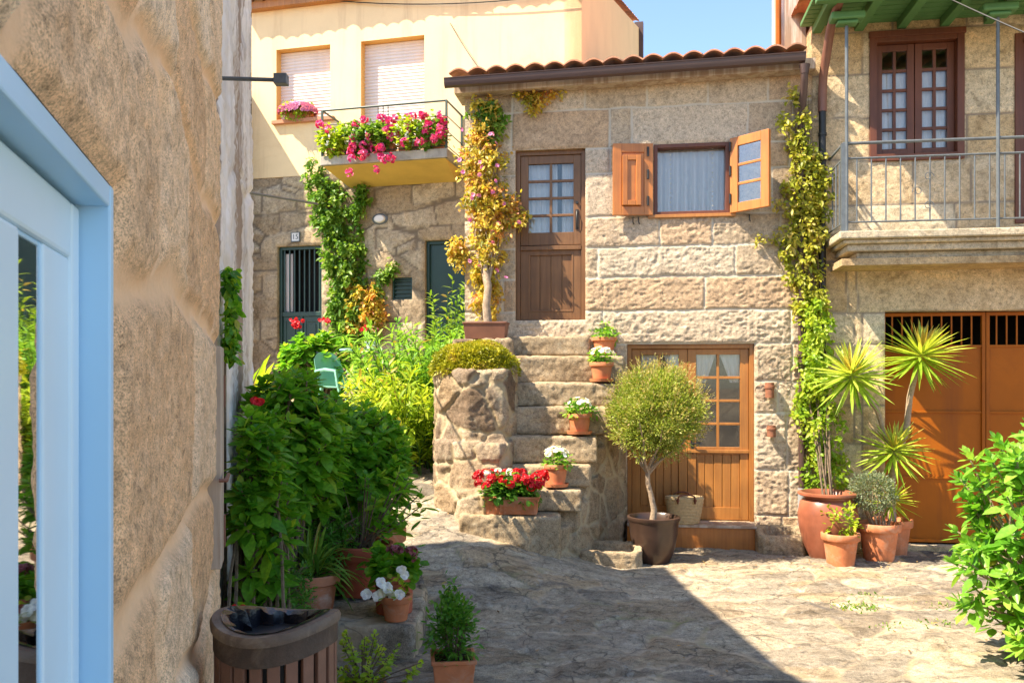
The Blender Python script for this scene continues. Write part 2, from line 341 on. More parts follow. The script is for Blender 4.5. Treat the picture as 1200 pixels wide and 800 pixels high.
# ------------------------------------------------------------------ stone surfaces
def pat_voronoi(sx, sz, jit=.42, seed=0, warp=.06, wf=2.2):
    def f(s, z):
        P = col3(s, z); s = s+warp*vn(P, wf, seed+5).reshape(s.shape); z = z+warp*vn(P, wf, seed+9).reshape(s.shape)
        gx = s/sx; gy = z/sz; gx = gx+.5*(np.floor(gy) % 2); ix = np.floor(gx); iy = np.floor(gy)
        d1 = np.full(s.shape, 9.); d2 = np.full(s.shape, 9.); ID = np.zeros(s.shape)
        for a in (-1, 0, 1):
            for b in (-1, 0, 1):
                cx, cy = ix+a, iy+b; o = np.zeros_like(cx)
                px = cx+.5+jit*2*(_h(cx, cy, o, seed)-.5); py = cy+.5+jit*2*(_h(cx, cy, o, seed+1)-.5)
                d = np.sqrt(((gx-px)*sx)**2+((gy-py)*sz)**2)/min(sx, sz); k = _h(cx, cy, o, seed+2)
                m = d < d1; d2 = np.where(m, d1, np.minimum(d2, d)); ID = np.where(m, k, ID); d1 = np.where(m, d, d1)
        return ID, (d2-d1)*.5*min(sx, sz)
    return f
def pat_rows(rows, seed=0, warp=.008):
    """rows: list of (z_low, z_high, [s joints])"""
    def f(s, z):
        P = col3(s, z); sw = s+warp*vn(P, 5, seed+5).reshape(s.shape); zw = z+warp*vn(P, 4, seed+9).reshape(s.shape)
        ID = np.full(s.shape, .5); E = np.full(s.shape, .2)
        for i, (a, b, js) in enumerate(rows):
            m = (zw >= a) & (zw < b); e = np.minimum(zw-a, b-zw); J = np.array(sorted(js)) if len(js) else np.array([99.])
            k = np.searchsorted(J, sw); dj = np.min(np.abs(sw[..., None]-J), axis=-1)
            ID = np.where(m, _h(k, np.full(s.shape, i), np.zeros(s.shape), seed), ID); E = np.where(m, np.minimum(e, dj), E)
        return ID, E
    return f
def lin(a, b, res, extra=()):
    v = list(np.linspace(a, b, max(2, int((b-a)/res)+1)))+[e for e in extra if a < e < b]
    v = np.array(sorted(v)); ex = np.array([e for e in extra if a < e < b])
    if len(ex):
        keep = [True]*len(v)
        for i, q in enumerate(v):
            if q not in ex and np.min(np.abs(ex-q)) < res*.45 and 0 < i < len(v)-1: keep[i] = False
        v = v[np.array(keep)]
    return v
def stone_wall(name, fr, s0, s1, z0, z1, opens, pat, mat, parent, jw=.012, depth=.012, rough=lambda s, z: .006, res=.02, reveal=.22, ztop=None, seed=0, bulge=.01):
    S_ = lin(s0, s1, res, [q for o in opens for q in o[:2]]); Z_ = lin(z0, z1, res, [q for o in opens for q in o[2:4]])
    s, z = np.meshgrid(S_, Z_); ID, E = pat(s, z); P = col3(s, z); P[:, 2] = ID.ravel()*7
    rel = sst(0, jw*2.2, E)
    rg = rough(s, z)
    Q = P*np.array([1, 1.7, 1]); a1 = 1-2*np.abs(vn(Q, 14, seed+3)); a2 = 1-2*np.abs(vn(Q, 31, seed+4))
    nn = (.55*a1+.4*a2+.35*fbm(P, 6, 3, seed+6)).reshape(s.shape); n2 = vn(P, 45, seed+8).reshape(s.shape)
    hh = depth*rel+bulge*rel*(ID-.5)*1.6+rel*rg*(nn+.35*n2)+rg*.15*nn+bulge*.6*sst(0, .10, E)
    edge = np.full(s.shape, 9.)
    for o in opens:
        dx = np.maximum(np.maximum(o[0]-s, s-o[1]), 0); dz = np.maximum(np.maximum(o[2]-z, z-o[3]), 0); edge = np.minimum(edge, np.hypot(dx, dz))
    hh = hh*sst(-.006, .03, edge)
    V = fr.arr(np.stack([s.ravel(), hh.ravel(), z.ravel()], 1)); nx, nz = len(S_), len(Z_)
    i = np.arange(nz-1)[:, None]*nx+np.arange(nx-1)[None]; F = np.stack([i, i+1, i+1+nx, i+nx], -1)
    cs = (S_[:-1]+S_[1:])/2; cz = (Z_[:-1]+Z_[1:])/2; cs, cz = np.meshgrid(cs, cz); keep = np.ones(cs.shape, bool)
    for o in opens: keep &= ~((cs > o[0]) & (cs < o[1]) & (cz > o[2]) & (cz < o[3]))
    if ztop is not None: keep &= cz < ztop(cs)
    F = F[keep]; tint = ID.ravel(); mort = (1-sst(jw*.5, jw*1.5, E)).ravel()
    # reveals
    RV = []; RF = []; b = len(V)
    for o in opens:
        dd = o[4] if len(o) > 4 else reveal; a0, a1, c0, c1 = o[:4]
        for (p, q) in (((a0, c0), (a0, c1)), ((a0, c1), (a1, c1)), ((a1, c1), (a1, c0)), ((a1, c0), (a0, c0))):
            k = b+len(RV); RV += [(p[0], 0, p[1]), (q[0], 0, q[1]), (q[0], -dd, q[1]), (p[0], -dd, p[1])]; RF.append((k, k+1, k+2, k+3))
    if RV:
        V = np.concatenate([V, fr.arr(RV)]); F = np.concatenate([F, np.array(RF)]); tint = np.concatenate([tint, np.full(len(RV), .6)]); mort = np.concatenate([mort, np.zeros(len(RV))])
    return meshnp(name, V, [F], mat, parent, True, {'tint': tint, 'mort': mort})
def rough_solid(name, mb, mat, parent, vox=.03, cell=.2, amp=.03, seed=0, flat=1., jw=.02, sm=2, rg=.012):
    """voxel-remeshed masonry: union of the shapes in mb, broken into stones by a 3-D cell pattern"""
    me = bpy.data.meshes.new('t'); me.from_pydata(np.concatenate(mb.V).tolist(), [], mb.F); me.update()
    import bmesh
    bm = bmesh.new(); bm.from_mesh(me); bmesh.ops.recalc_face_normals(bm, faces=bm.faces); bm.to_mesh(me); bm.free()
    o = bpy.data.objects.new('t', me); C.objects.link(o)
    r = o.modifiers.new('r', 'REMESH'); r.mode = 'VOXEL'; r.voxel_size = vox
    if sm: q = o.modifiers.new('q', 'SMOOTH'); q.iterations = sm; q.factor = .5
    dg = bpy.context.evaluated_depsgraph_get(); m2 = bpy.data.meshes.new_from_object(o.evaluated_get(dg)); bpy.data.objects.remove(o)
    n = len(m2.vertices); co = np.empty(n*3, np.float32); m2.vertices.foreach_get('co', co); co = co.reshape(-1, 3).astype(float)
    no = np.empty(n*3, np.float32); m2.vertices.foreach_get('normal', no); no = no.reshape(-1, 3)
    rng = np.random.default_rng(seed)
    if cell:
        lo, hi = co.min(0)-.1, co.max(0)+.1; sc = np.array([1, 1, 1/flat]); cnt = max(4, int(np.prod((hi-lo)*sc)/cell**3*1.0))
        cnt = min(cnt, 900); seeds = rng.uniform(lo, hi, (cnt, 3))*sc
        d1 = np.full(n, 9.); d2 = np.full(n, 9.); ID = np.zeros(n); Q = (co+.03*np.stack([vn(co, 5, 1), vn(co, 5, 2), vn(co, 5, 3)], 1))*sc
        for k, p in enumerate(seeds):
            d = np.linalg.norm(Q-p, axis=1); m = d < d1; d2 = np.where(m, d1, np.minimum(d2, d)); ID = np.where(m, (k*.618) % 1, ID); d1 = np.where(m, d, d1)
        E = (d2-d1)*.5; rel = sst(0, jw*1.7, E); mort = 1-sst(jw*.5, jw*1.2, E); h = amp*(rel-.6)+amp*.9*(ID-.5)*rel
    else:
        ID = np.full(n, .5)+.4*vn(co, .7, seed); mort = np.zeros(n); h = np.zeros(n); rel = 1
    h = h+rg*(.6*(1-2*np.abs(vn(co, 9, seed+7)))+.5*(1-2*np.abs(vn(co, 21, seed+9)))+.5*vn(co, 4, seed+5))+rg*.9*vn(co, 2.6, seed+8)
    co = co+no*h[:, None]; m2.vertices.foreach_set('co', co.astype(np.float32).ravel())
    for k, a in (('tint', ID), ('mort', mort)):
        at = m2.attributes.new(k, 'FLOAT', 'POINT'); at.data.foreach_set('value', np.asarray(a, np.float32))
    m2.name = name; m2.materials.clear(); m2.update(); return link(name, m2, mat, parent, smooth=2)

# ------------------------------------------------------------------ foliage
Zh = np.array([0, 0, 1.])
def unit(v): return v/np.maximum(np.linalg.norm(v, axis=-1, keepdims=True), 1e-9)
OV = [(.25, .8), (.55, 1.), (.8, .6)]; LN = [(.3, 1.), (.7, .7)]; SM = [(.5, 1.)]; RD = [(.25, .95), (.6, 1.1), (.88, .7)]
def leaves(name, P, D, U, L, W, mat, parent, prof=SM, fold=.18, droop=.15, rng=None, rnd=None):
    n = len(P); rng = rng or np.random.default_rng(1); L = np.broadcast_to(L, (n,)); W = np.broadcast_to(W, (n,))
    D = unit(D); sd = unit(np.cross(D, U)); U = np.cross(sd, D)
    dr = np.broadcast_to(droop, (n,))
    def c(t): return P+D*(L*t)[:, None]-Zh*(dr*L*t*t)[:, None]
    V = [c(0.)]
    for t, wd in prof:
        q = c(t); V += [q-sd*(W*wd/2)[:, None], q-U*(fold*W*wd)[:, None], q+sd*(W*wd/2)[:, None]]
    V.append(c(1.)); nv = len(V); V = np.stack(V, 1).reshape(-1, 3); b = (np.arange(n)*nv)[:, None]; K = len(prof)
    tr = [(0, 2, 1), (0, 3, 2), (nv-1, nv-4, nv-3), (nv-1, nv-3, nv-2)]; qd = []
    for k in range(K-1):
        a = 1+3*k; qd += [(a, a+1, a+4, a+3), (a+1, a+2, a+5, a+4)]
    F = [(b[:, None, :]+np.array(tr)[None]).reshape(-1, 3)]
    if qd: F.append((b[:, None, :]+np.array(qd)[None]).reshape(-1, 4))
    if rnd is None: rnd = rng.random(n)
    return meshnp(name, V, F, mat, parent, K > 1, {'rnd': np.repeat(np.clip(rnd, 0, 1), nv)})
def rdir(rng, n): return unit(rng.normal(size=(n, 3)))
def clumps(rng, c, r, nc, nl, cr, shell=.55, up=.35, keep=None):
    """leaf clumps spread through an ellipsoid; returns points, directions, clump value"""
    d = rdir(rng, nc); rad = shell+(1-shell)*rng.random(nc)**.6; q = np.asarray(c)+d*rad[:, None]*np.asarray(r)
    if keep is not None: q = q[keep(q)]; d = d[:0]
    k = rng.integers(0, len(q), nl); off = rng.normal(size=(nl, 3))*cr; P = q[k]+off
    out = unit((P-np.asarray(c))/np.asarray(r)); D = unit(out*.6+unit(off)*.7+rng.normal(size=(nl, 3))*.45+Zh*up)
    cv = rng.random(len(q))[k]; return P, D, .55*cv+.45*rng.random(nl)
def rosettes(name, tips, ax, nl, L, W, mat, parent, rng, prof=OV, el=(25, 85), droop=.3, fold=.12, stemgap=.0, val=None):
    P = []; D = []; R = []; LL = []
    for i, (t, a) in enumerate(zip(tips, ax)):
        a = unit(np.asarray(a, float)); u = unit(np.cross(a, [.3, .9, .1])); v = np.cross(a, u); ph = rng.random()*6.28; cv = rng.random() if val is None else val
        for k in range(nl):
            f = k/max(1, nl-1); e = math.radians(el[0]+(el[1]-el[0])*f+rng.normal()*6); t_ = ph+k*2.4+rng.normal()*.2
            P.append(t-a*stemgap*f); D.append(a*math.cos(e)+(u*math.cos(t_)+v*math.sin(t_))*math.sin(e)); R.append(.5*cv+.5*rng.random()); LL.append(L*(.6+.5*f)*(.8+.4*rng.random()))
    P = np.array(P); D = unit(np.array(D)); LL = np.array(LL); U = unit(Zh*1.0+rng.normal(size=P.shape)*.25+1e-3); k = np.repeat(np.asarray([unit(np.asarray(a, float)) for a in ax]), nl, 0)
    U = unit(U*.6+k)
    return leaves(name, P, D, U, LL, LL*(W/L), mat, parent, prof, fold, droop, rng, np.array(R))
def blossoms(name, Q, Nn, size, mat, parent, rng, petals=5, open_=1.1):
    P = []; D = []; U = []; R = []
    Nn = unit(Nn)
    for q, a in zip(Q, Nn):
        u = unit(np.cross(a, [.31, .2, .93])); v = np.cross(a, u); ph = rng.random()*6; r = rng.random()
        for k in range(petals):
            t = ph+2*math.pi*k/petals; d = (u*math.cos(t)+v*math.sin(t))*math.sin(open_)+a*math.cos(open_); P.append(q); D.append(d); U.append(a); R.append(r)
    n = len(P); L = size*(.8+.4*rng.random(n)); return leaves(name, np.array(P), np.array(D), np.array(U), L, L*.95, mat, parent, RD, -.08, .05, rng, np.array(R)*.8+.2*rng.random(n))
def pot(name_c, r, h, mat, root, loc, rim=.12, taper=.68, k=36, saucer=False, soil=True, prof=None):
    x, y, z = loc; t = .08*r+.006
    p = prof or [(.02, 0), (r*taper, 0), (r*taper*1.01, .005), (r*(taper+(1-taper)*.8)*.93, h*(1-rim*1.8)), (r*.97, h*(1-rim*1.75)), (r, h*(1-rim*1.6)), (r*1.01, h*.985), (r*.99, h), (r-t, h), (r-t*1.3, h*.9), (r*.6, h*.86)]
    b = MB().lathe(p, (x, y, z), k); o = b.build('pot', mat, root, True)
    if soil: MB().lathe([(r*.86, h*.86), (r*.5, h*.89), (.001, h*.9)], (x, y, z), 20).build('soil', M['soil'], root, True)
    if saucer: MB().lathe([(r*.8, -.0), (r*.95, .0), (r*1.02, .03), (r*.97, .03), (r*.8, .012)], (x, y, z), k).build('saucer', mat, root, True)
    return o

# ================================================================== GROUND
def build_ground():
    X = np.concatenate([[-300, -120, -50, -20, -12, -8, -6], np.arange(-5, -2.6, .12), np.arange(-2.6, 6.2, .026), np.arange(6.2, 9, .15), [10, 14, 25, 60, 150, 300]])
    Y = np.concatenate([[-300, -120, -40, -15, -6, -3, -1, .5, 1.5], np.arange(2.2, 10.2, .026), np.arange(10.2, 14.5, .1), [16, 20, 30, 60, 120, 300, 600]])
    x, y = np.meshgrid(X, Y); f = pat_voronoi(.62, .36, .46, 3, .16, 1.6); ID, E = f(x*.95+y*.25, y*.95-x*.2)
    P = col3(x, y); z = gz(x, y).astype(float)
    near = ((x > -5) & (x < 9) & (y > 1) & (y < 14.5)).astype(float)
    jit = (.012+.010*vn(P, 3, 41)).reshape(x.shape)
    rel = sst(0, 1, E/.05)
    h = jit*rel+.016*(ID-.5)*rel+.008*fbm(P, 5, 5, 2).reshape(x.shape)*rel+.006*(1-2*np.abs(fbm(P, 8, 3, 6))).reshape(x.shape)+.016*vn(P, .7, 21).reshape(x.shape)
    z = z+h*near; jw = .016+.014*vn(P, 2, 8).reshape(x.shape)
    V = np.stack([x.ravel(), y.ravel(), z.ravel()], 1); nx, ny = len(X), len(Y); i = np.arange(ny-1)[:, None]*nx+np.arange(nx-1)[None]
    F = np.stack([i, i+1, i+1+nx, i+nx], -1).reshape(-1, 4)
    return struct(meshnp('ground', V, [F], M['paveg'], None, True, {'tint': ID.ravel(), 'mort': ((1-sst(jw*.3, jw*1.3, E))*near*(.55+.35*vn(P, 1.3, 77).reshape(x.shape))).ravel()}))
build_ground()
L_ = MB(); L_.prism([(-2.2, 5.38), (-.95, 5.25), (-.60, 5.27), (-.58, 5.6), (-.62, 6.2), (-.75, 6.9), (-2.6, 6.9)], -.15, .235)
struct(rough_solid('raised_pavement', L_, M['paveg'], None, .026, .45, .012, 5, 1, .016, 2, .008))

# ================================================================== generic joinery
def glazed_leaf(root, fr, s0, s1, z0, z1, h, wood, cols=2, rows=4, glass_z=None, stile=.09, name='door', bottom='boards', th=.045, muntin=.028, curtain=None, gl='glass', pane_fill=None):
    """one framed leaf with its panes, lower boards or panel; returns the leaf part"""
    b = MB(); gz0, gz1 = glass_z or (z0+stile, z1-stile); a0, a1 = s0+stile, s1-stile
    b.box(s0, a0, h-th, h, z0, z1, fr); b.box(a1, s1, h-th, h, z0, z1, fr)
    b.box(a0, a1, h-th, h-.001, gz1, z1, fr); b.box(a0, a1, h-th, h-.001, (gz0-stile*.9) if bottom else z0, gz0, fr)
    if bottom:
        b.box(a0, a1, h-th, h-.001, z0, z0+stile*1.5, fr); t0, t1 = z0+stile*1.5, gz0-stile*.9
        n = 5 if bottom == 'boards' else 3; wdt = (a1-a0)/n
        for i in range(n): b.box(a0+i*wdt+.003, a0+(i+1)*wdt-.003, h-th, h-.014-(.002*(i % 2)), t0, t1, fr)
        b.box(a0, a1, h-th-.01, h-.03, t0, t1, fr)
        if bottom == 'panel':
            e = .035
            for q in ((a0, a0+e, t0, t1), (a1-e, a1, t0, t1), (a0+e, a1-e, t0, t0+e), (a0+e, a1-e, t1-e, t1)): b.box(q[0], q[1], h-.02, h-.006, q[2], q[3], fr)
    for i in range(1, cols):
        q = a0+(a1-a0)*i/cols; b.box(q-muntin/2, q+muntin/2, h-th+.008, h-.006, gz0, gz1, fr)
    for j in range(1, rows):
        q = gz0+(gz1-gz0)*j/rows; b.box(a0, a1, h-th+.010, h-.008, q-muntin/2, q+muntin/2, fr)
    leaf = b.build(name, wood, root, bevel=.004)
    for i in range(cols):
        for j in range(rows):
            g = MB().box(a0+(a1-a0)*i/cols, a0+(a1-a0)*(i+1)/cols, h-.028, h-.024, gz0+(gz1-gz0)*j/rows, gz0+(gz1-gz0)*(j+1)/rows, fr)
            g.build('pane', M[gl], leaf)
    return leaf
def curtain_mesh(root, fr, s0, s1, z0, z1, h, amp=.02, waves=9, taper=0, name='curtain', mat='curt'):
    n = 70; k = 8; V = []
    for j in range(k+1):
        z = z1+(z0-z1)*j/k; f = j/k
        for i in range(n+1):
            u = i/n; s = s0+(s1-s0)*u; s = s+(taper*f*((s0 if taper > 0 else s1)-s) if taper else 0)*(1 if taper > 0 else -1)
            V.append((s, h+amp*(.4+.6*f)*math.sin(u*waves*6.283+.6*math.sin(5*u)+f*.5), z))
    F = [(j*(n+1)+i, j*(n+1)+i+1, (j+1)*(n+1)+i+1, (j+1)*(n+1)+i) for j in range(k) for i in range(n)]
    return MB().add(fr.arr(V), F).build(name, M[mat], root, smooth=2)
def frame_rect(b, fr, s0, s1, z0, z1, h0, h1, t, bottom=True):
    b.box(s0, s0+t, h0, h1, z0, z1, fr); b.box(s1-t, s1, h0, h1, z0, z1, fr); b.box(s0+t, s1-t, h0, h1-.001, z1-t, z1, fr)
    if bottom: b.box(s0+t, s1-t, h0, h1-.001, z0, z0+t, fr)
def lever(root, fr, s, z, h, mat='black', side=-1):
    b = MB(); b.box(s-.018, s+.018, h, h+.008, z-.11, z+.09, fr); b.tube([(s, h+.005, z), (s, h+.045, z), (s+side*.03, h+.05, z), (s+side*.1, h+.048, z-.004)], .009, 8, fr)
    return b.build('handle', M[mat], root, True)
def tile_roof(name, root, fr, s0, s1, depth, h0, ze0, ze1, slope, period=.20, mat='tile'):
    """barrel tiles: wavy, overlapping rows, closed front edge; eave at h=h0, rising backwards"""
    nper = int((s1-s0)/period); ns = nper*12; rows = max(1, int(depth/.36)); V = []; sub = 3
    prof = []
    ys = []
    for r in range(rows):
        for q in range(sub+1): ys.append((r*.36+q*.36/sub, .022*(1-q/sub)+(0 if q < sub else 0), r))
    for (d, lift, r) in ys:
        for i in range(ns+1):
            u = i/12; s = s0+(s1-s0)*i/ns; w_ = u % 1; k = int(u); ca = .046*abs(math.cos(math.pi*(w_-.5))) if True else 0
            jt = (_h(np.array([k]), np.array([r]), np.array([0]), 3)[0]-.5)
            V.append((s, h0-d-jt*.03*(1 if d > 0 else 1), (ze0+(ze1-ze0)*(s-s0)/(s1-s0))+d*slope+lift+ca*(1-.0*w_)+jt*.008))
    n = ns+1; V = np.array(V); m = len(V); B = V.copy(); B[:, 2] -= .016
    F = [(j*n+i, j*n+i+1, (j+1)*n+i+1, (j+1)*n+i) for j in range(len(ys)-1) for i in range(ns)]
    F2 = [tuple(m+q for q in f[::-1]) for f in F]; fr_ = [(i, m+i, m+i+1, i+1) for i in range(ns)]
    return MB().add(fr.arr(np.concatenate([V, B])), F+F2+fr_).build(name, M[mat], root, smooth=True)

# ================================================================== COTTAGE
cs0, cs1 = FF.s(545), FF.s(951)
cot = thing('stone_cottage', 'low ashlar stone cottage with tiled roof, upper door and shuttered window above the steps', 'building', tuple(FF.P((cs0+cs1)/2, 0, 0)))
zc = lambda py, px=750: FF.at(px, py)[1]
sx = FF.s
ud = (sx(604), sx(686), zc(375, 645), zc(175, 645))
uw = (sx(766), sx(855), zc(252, 810), zc(168, 810))
ld = (sx(735), sx(884), .26, zc(403, 810))
rows = [(zc(92), 9, [sx(605), sx(690), sx(760), sx(830), sx(905)]), (zc(126), zc(92), [sx(600), sx(685), sx(758), sx(829), sx(900)]),
        (zc(172), zc(126), [sx(600), sx(714), sx(740), sx(876), sx(930)]), (zc(201), zc(172), [sx(580), sx(715), sx(925)]), (zc(253), zc(201), [sx(590), sx(722), sx(905)]),
        (zc(289), zc(253), [sx(575), sx(773), sx(835), sx(915)]), (zc(325), zc(289), [sx(580), sx(700), sx(862), sx(928)]), (zc(364), zc(325), [sx(590), sx(826), sx(940)]),
        (zc(403), zc(364), [sx(570), sx(706), sx(926)]), (zc(447), zc(403), [sx(640), sx(928)]), (zc(483), zc(447), [sx(680), sx(912)]), (zc(548), zc(483), [sx(680), sx(922)]), (zc(600), zc(548), [sx(640), sx(924)]), (-1, zc(600), [sx(700), sx(916)])]
crough = lambda s, z: np.where(z < zc(253), .0095, .0028)+.003*vn(col3(s, z), 1.5, 77).reshape(s.shape)
gl0, gl1 = 4.93, 5.01
stone_wall('wall', FF, cs0, cs1, -.1, 5.15, [ud+(.16,), uw+(.14,), ld+(.15,)], pat_rows(rows, 5), M['ash'], cot, jw=.009, depth=.011, rough=crough, res=.0125, bulge=.005,
           ztop=lambda s: gl0+(gl1-gl0)*(s-cs0)/(cs1-cs0)+.02)
# body behind the facade: side and back walls, dark rooms, floor between the storeys
b = MB(); b.box(cs0, cs0+.3, -5.5, -.02, -.1, 5.0, FF); b.box(cs1-.3, cs1, -5.5, -.02, -.1, 5.0, FF); b.box(cs0+.3, cs1-.3, -5.5, -5.2, -.1, 5.0, FF)
b.build('outer_wall', M['ash'], cot)
b = MB(); b.box(cs0+.3, cs1-.3, -5.2, -.3, 2.3, 2.4, FF); b.box(cs0+.3, cs1-.3, -1.9, -1.8, -.1, 4.9, FF); b.box(cs0+.3, cs1-.3, -5.2, -.3, -.05, .0, FF); b.build('inner_room', M['dark'], cot)
tile_roof('roof', cot, FF, cs0-.12, FF.s(946, .3), 6.0, .30, gl0+.12, gl1+.12, .27)
b = MB(); b.hexa([(cs0-.08, -.25, gl0-.04), (cs1, -.25, gl1-.04), (cs0-.08, .20, gl0-.05), (cs1, .20, gl1-.05), (cs0-.08, -.25, gl0+.09), (cs1, -.25, gl1+.09), (cs0-.08, .20, gl0+.06), (cs1, .20, gl1+.06)], FF); b.build('eave_board', M['wg'], cot)
def gutter(root, fr, s0, s1, z0, z1, h, r=.050, mat='gut'):
    prof = [(-r, r*.9), (-r, 0), (-r*.6, -r*.75), (0, -r), (r*.7, -r*.7), (r, 0), (r*1.05, r*.9), (r*1.2, r*.95), (r*1.2, r*.8), (r*1.12, r*.7)]
    V = []
    for (s, z) in ((s0, z0), (s1, z1)):
        V += [(s, h+a, z+c) for a, c in prof]+[(s, h+a*.86, z+c*.86+.008) for a, c in prof[::-1]]
    n = len(prof)*2; F = [(i, (i+1) % n, n+(i+1) % n, n+i) for i in range(n)]+[tuple(range(n))[::-1], tuple(range(n, 2*n))]
    return MB().add(fr.arr(V), F).build('gutter', M[mat], root, True)
gutter(cot, FF, cs0-.16, sx(943, .3), gl0+.02, gl1+.02, .31)
dp = sx(936)
b = MB(); b.tube([(dp, .31, gl1-.05), (dp, .31, gl1-.14)], [.055, .04], 12, FF); b.tube([(dp, .31, gl1-.12), (dp, .29, gl1-.22), (dp+.01, .14, gl1-.42), (dp+.01, .09, gl1-.55), (dp+.02, .08, .62)], .038, 12, FF)
for z in (4.2, 3.1, 2.0, 1.2): b.tube([(dp+.01, .085, z), (dp+.01, .085, z+.03)], .046, 12, FF)
b.build('downspout', M['gut'], cot, True)
b = MB().tube([(dp+.02, .08, .64), (dp+.02, .08, .02)], .045, 12, FF).build('downspout_foot', mat_plain('zinc_pipe', (.42, .44, .46), .5, .1, 4, metal=.4), cot, True)
# upper door
b = MB(); frame_rect(b, FF, ud[0]+.002, ud[1]-.002, ud[2]+.004, ud[3]-.002, -.16, -.05, .045, False); b.build('door_frame', M['wd'], cot, bevel=.003)
dz = lambda py: zc(py, 645)
lf = glazed_leaf(cot, FF, ud[0]+.05, ud[1]-.05, dz(286)+.0, ud[3]-.05, -.07, M['wd'], 2, 4, (dz(271), dz(190)), .085, 'door', None)
b = MB(); a0, a1 = ud[0]+.05, ud[1]-.05; zb, zt = ud[2]+.01, dz(286)-.006
frame_rect(b, FF, a0, a1, zb, zt, -.115, -.07, .09); n = 4
for i in range(n): q0 = a0+.09+(a1-a0-.18)*i/n; b.box(q0+.002, q0+(a1-a0-.18)/n-.002, -.105, -.086, zb+.09, zt-.09, FF)
frame_rect(b, FF, a0+.085, a1-.085, zb+.085, zt-.085, -.1, -.066, .02)
b.box(a0, a1, -.075, -.045, dz(292), dz(287), FF)
b.build('door_lower_leaf', M['wd'], cot, bevel=.003)
h_ = MB(); hs = ud[1]-.095; h_.box(hs-.016, hs+.016, -.07, -.062, dz(268), dz(245), FF); h_.tube([(hs, -.062, dz(267)), (hs, -.03, dz(262)), (hs, -.025, dz(252)), (hs, -.062, dz(247))], .008, 8, FF)
h_.tube([(hs, -.07, dz(237)), (hs, -.045, dz(237))], .016, 10, FF); h_.build('handle', M['black'], lf, True)
curtain_mesh(cot, FF, ud[0]+.1, ud[0]+.45, dz(276), dz(184), -.17, .014, 6); curtain_mesh(cot, FF, ud[0]+.50, ud[1]-.07, dz(276), dz(184), -.17, .014, 4)
# window with curtains and shutters
b = MB(); frame_rect(b, FF, uw[0]+.002, uw[1]-.002, uw[2]+.002, uw[3]-.002, -.11, .012, .04); wf = b.build('window', M['wr'], cot, bevel=.004)
MB().box(uw[0]-.06, uw[1]+.06, -.02, .045, uw[2]-.03, uw[2]+.006, FF).build('sill', M['wl2'], wf, bevel=.004)
MB().box(uw[0]+.04, uw[1]-.04, -.095, -.09, uw[2]+.04, uw[3]-.04, FF).build('pane', M['glass'], wf)
cw = curtain_mesh(cot, FF, uw[0]+.03, uw[1]-.03, uw[2]+.03, uw[3]-.02, -.14, .030, 8.3)
b = MB()
for q in (.2, .82):
    s_ = uw[0]+.04+(uw[1]-uw[0]-.08)*q
    for k in range(14): b.lathe([(.001, -.008), (.012, 0), (.001, .008)], tuple(FF.P(s_, -.098, uw[2]+.06+k*(uw[3]-uw[2]-.1)/13)), 6)
b.build('curtain_trim', M['Fwht'], cw)
def shutter(hs, z0, z1, wdt, ang, side, glazed):
    """hinged at s=hs; opens out by ang degrees from the wall"""
    a = math.radians(ang); ex = FF.ex*math.cos(a)*side+FF.n*math.sin(a); p = FF.P(hs, .035, 0); nn = np.array([ex[1], -ex[0], 0]) if side > 0 else np.array([-ex[1], ex[0], 0])
    nn = nn if np.dot(nn, FF.n) > 0 else -nn
    f = Frame((p[0], p[1]), ex, nn)
    b = MB(); e = .095; frame_rect(b, f, 0, wdt, z0, z1, -.02, .02, e)
    if glazed:
        for j in (1, 2): q = z0+e+(z1-z0-2*e)*j/3; b.box(e, wdt-e, -.012, .012, q-.014, q+.014, f)
        o = b.build('shutter', M['wl'], cot, bevel=.004)
        for j in range(3): MB().box(e, wdt-e, -.003, .003, z0+e+(z1-z0-2*e)*j/3, z0+e+(z1-z0-2*e)*(j+1)/3, f).build('pane', M['glass'], o)
    else:
        b.box(e, wdt-e, -.012, .008, z0+e, z1-e, f); o = b.build('shutter', M['wl'], cot, bevel=.004)
        b = MB(); frame_rect(b, f, .13, wdt-.10, z0+.10, z1-.13, -.0, .05, .055); b.box(.18, wdt-.15, 0, .034, z0+.15, z1-.18, f); b.build('shutter_panel', M['wl'], o, bevel=.006)
    for z in (z0+.1, (z0+z1)/2, z1-.14): MB().tube([(.055 if not glazed else .01, .028, z), (.055 if not glazed else .01, .028, z+.1)], .012, 8, f).build('hinge', M['black'], o, True)
    return o
shutter(uw[0]-.01, uw[2]-.0, uw[3]+.0, .43, 8, -1, False)
shutter(uw[1]+.01, uw[2]+.0, uw[3]+.02, .47, 42, 1, True)
for q in (uw[0]-.22, uw[0]-.16, uw[1]+.2): MB().tube([(q, 0, uw[2]-.01), (q, .05, uw[2]-.03), (q, .05, uw[2]-.07), (q+.01, .03, uw[2]-.09)], .006, 6, FF).build('shutter_hook', M['black'], cot, True)
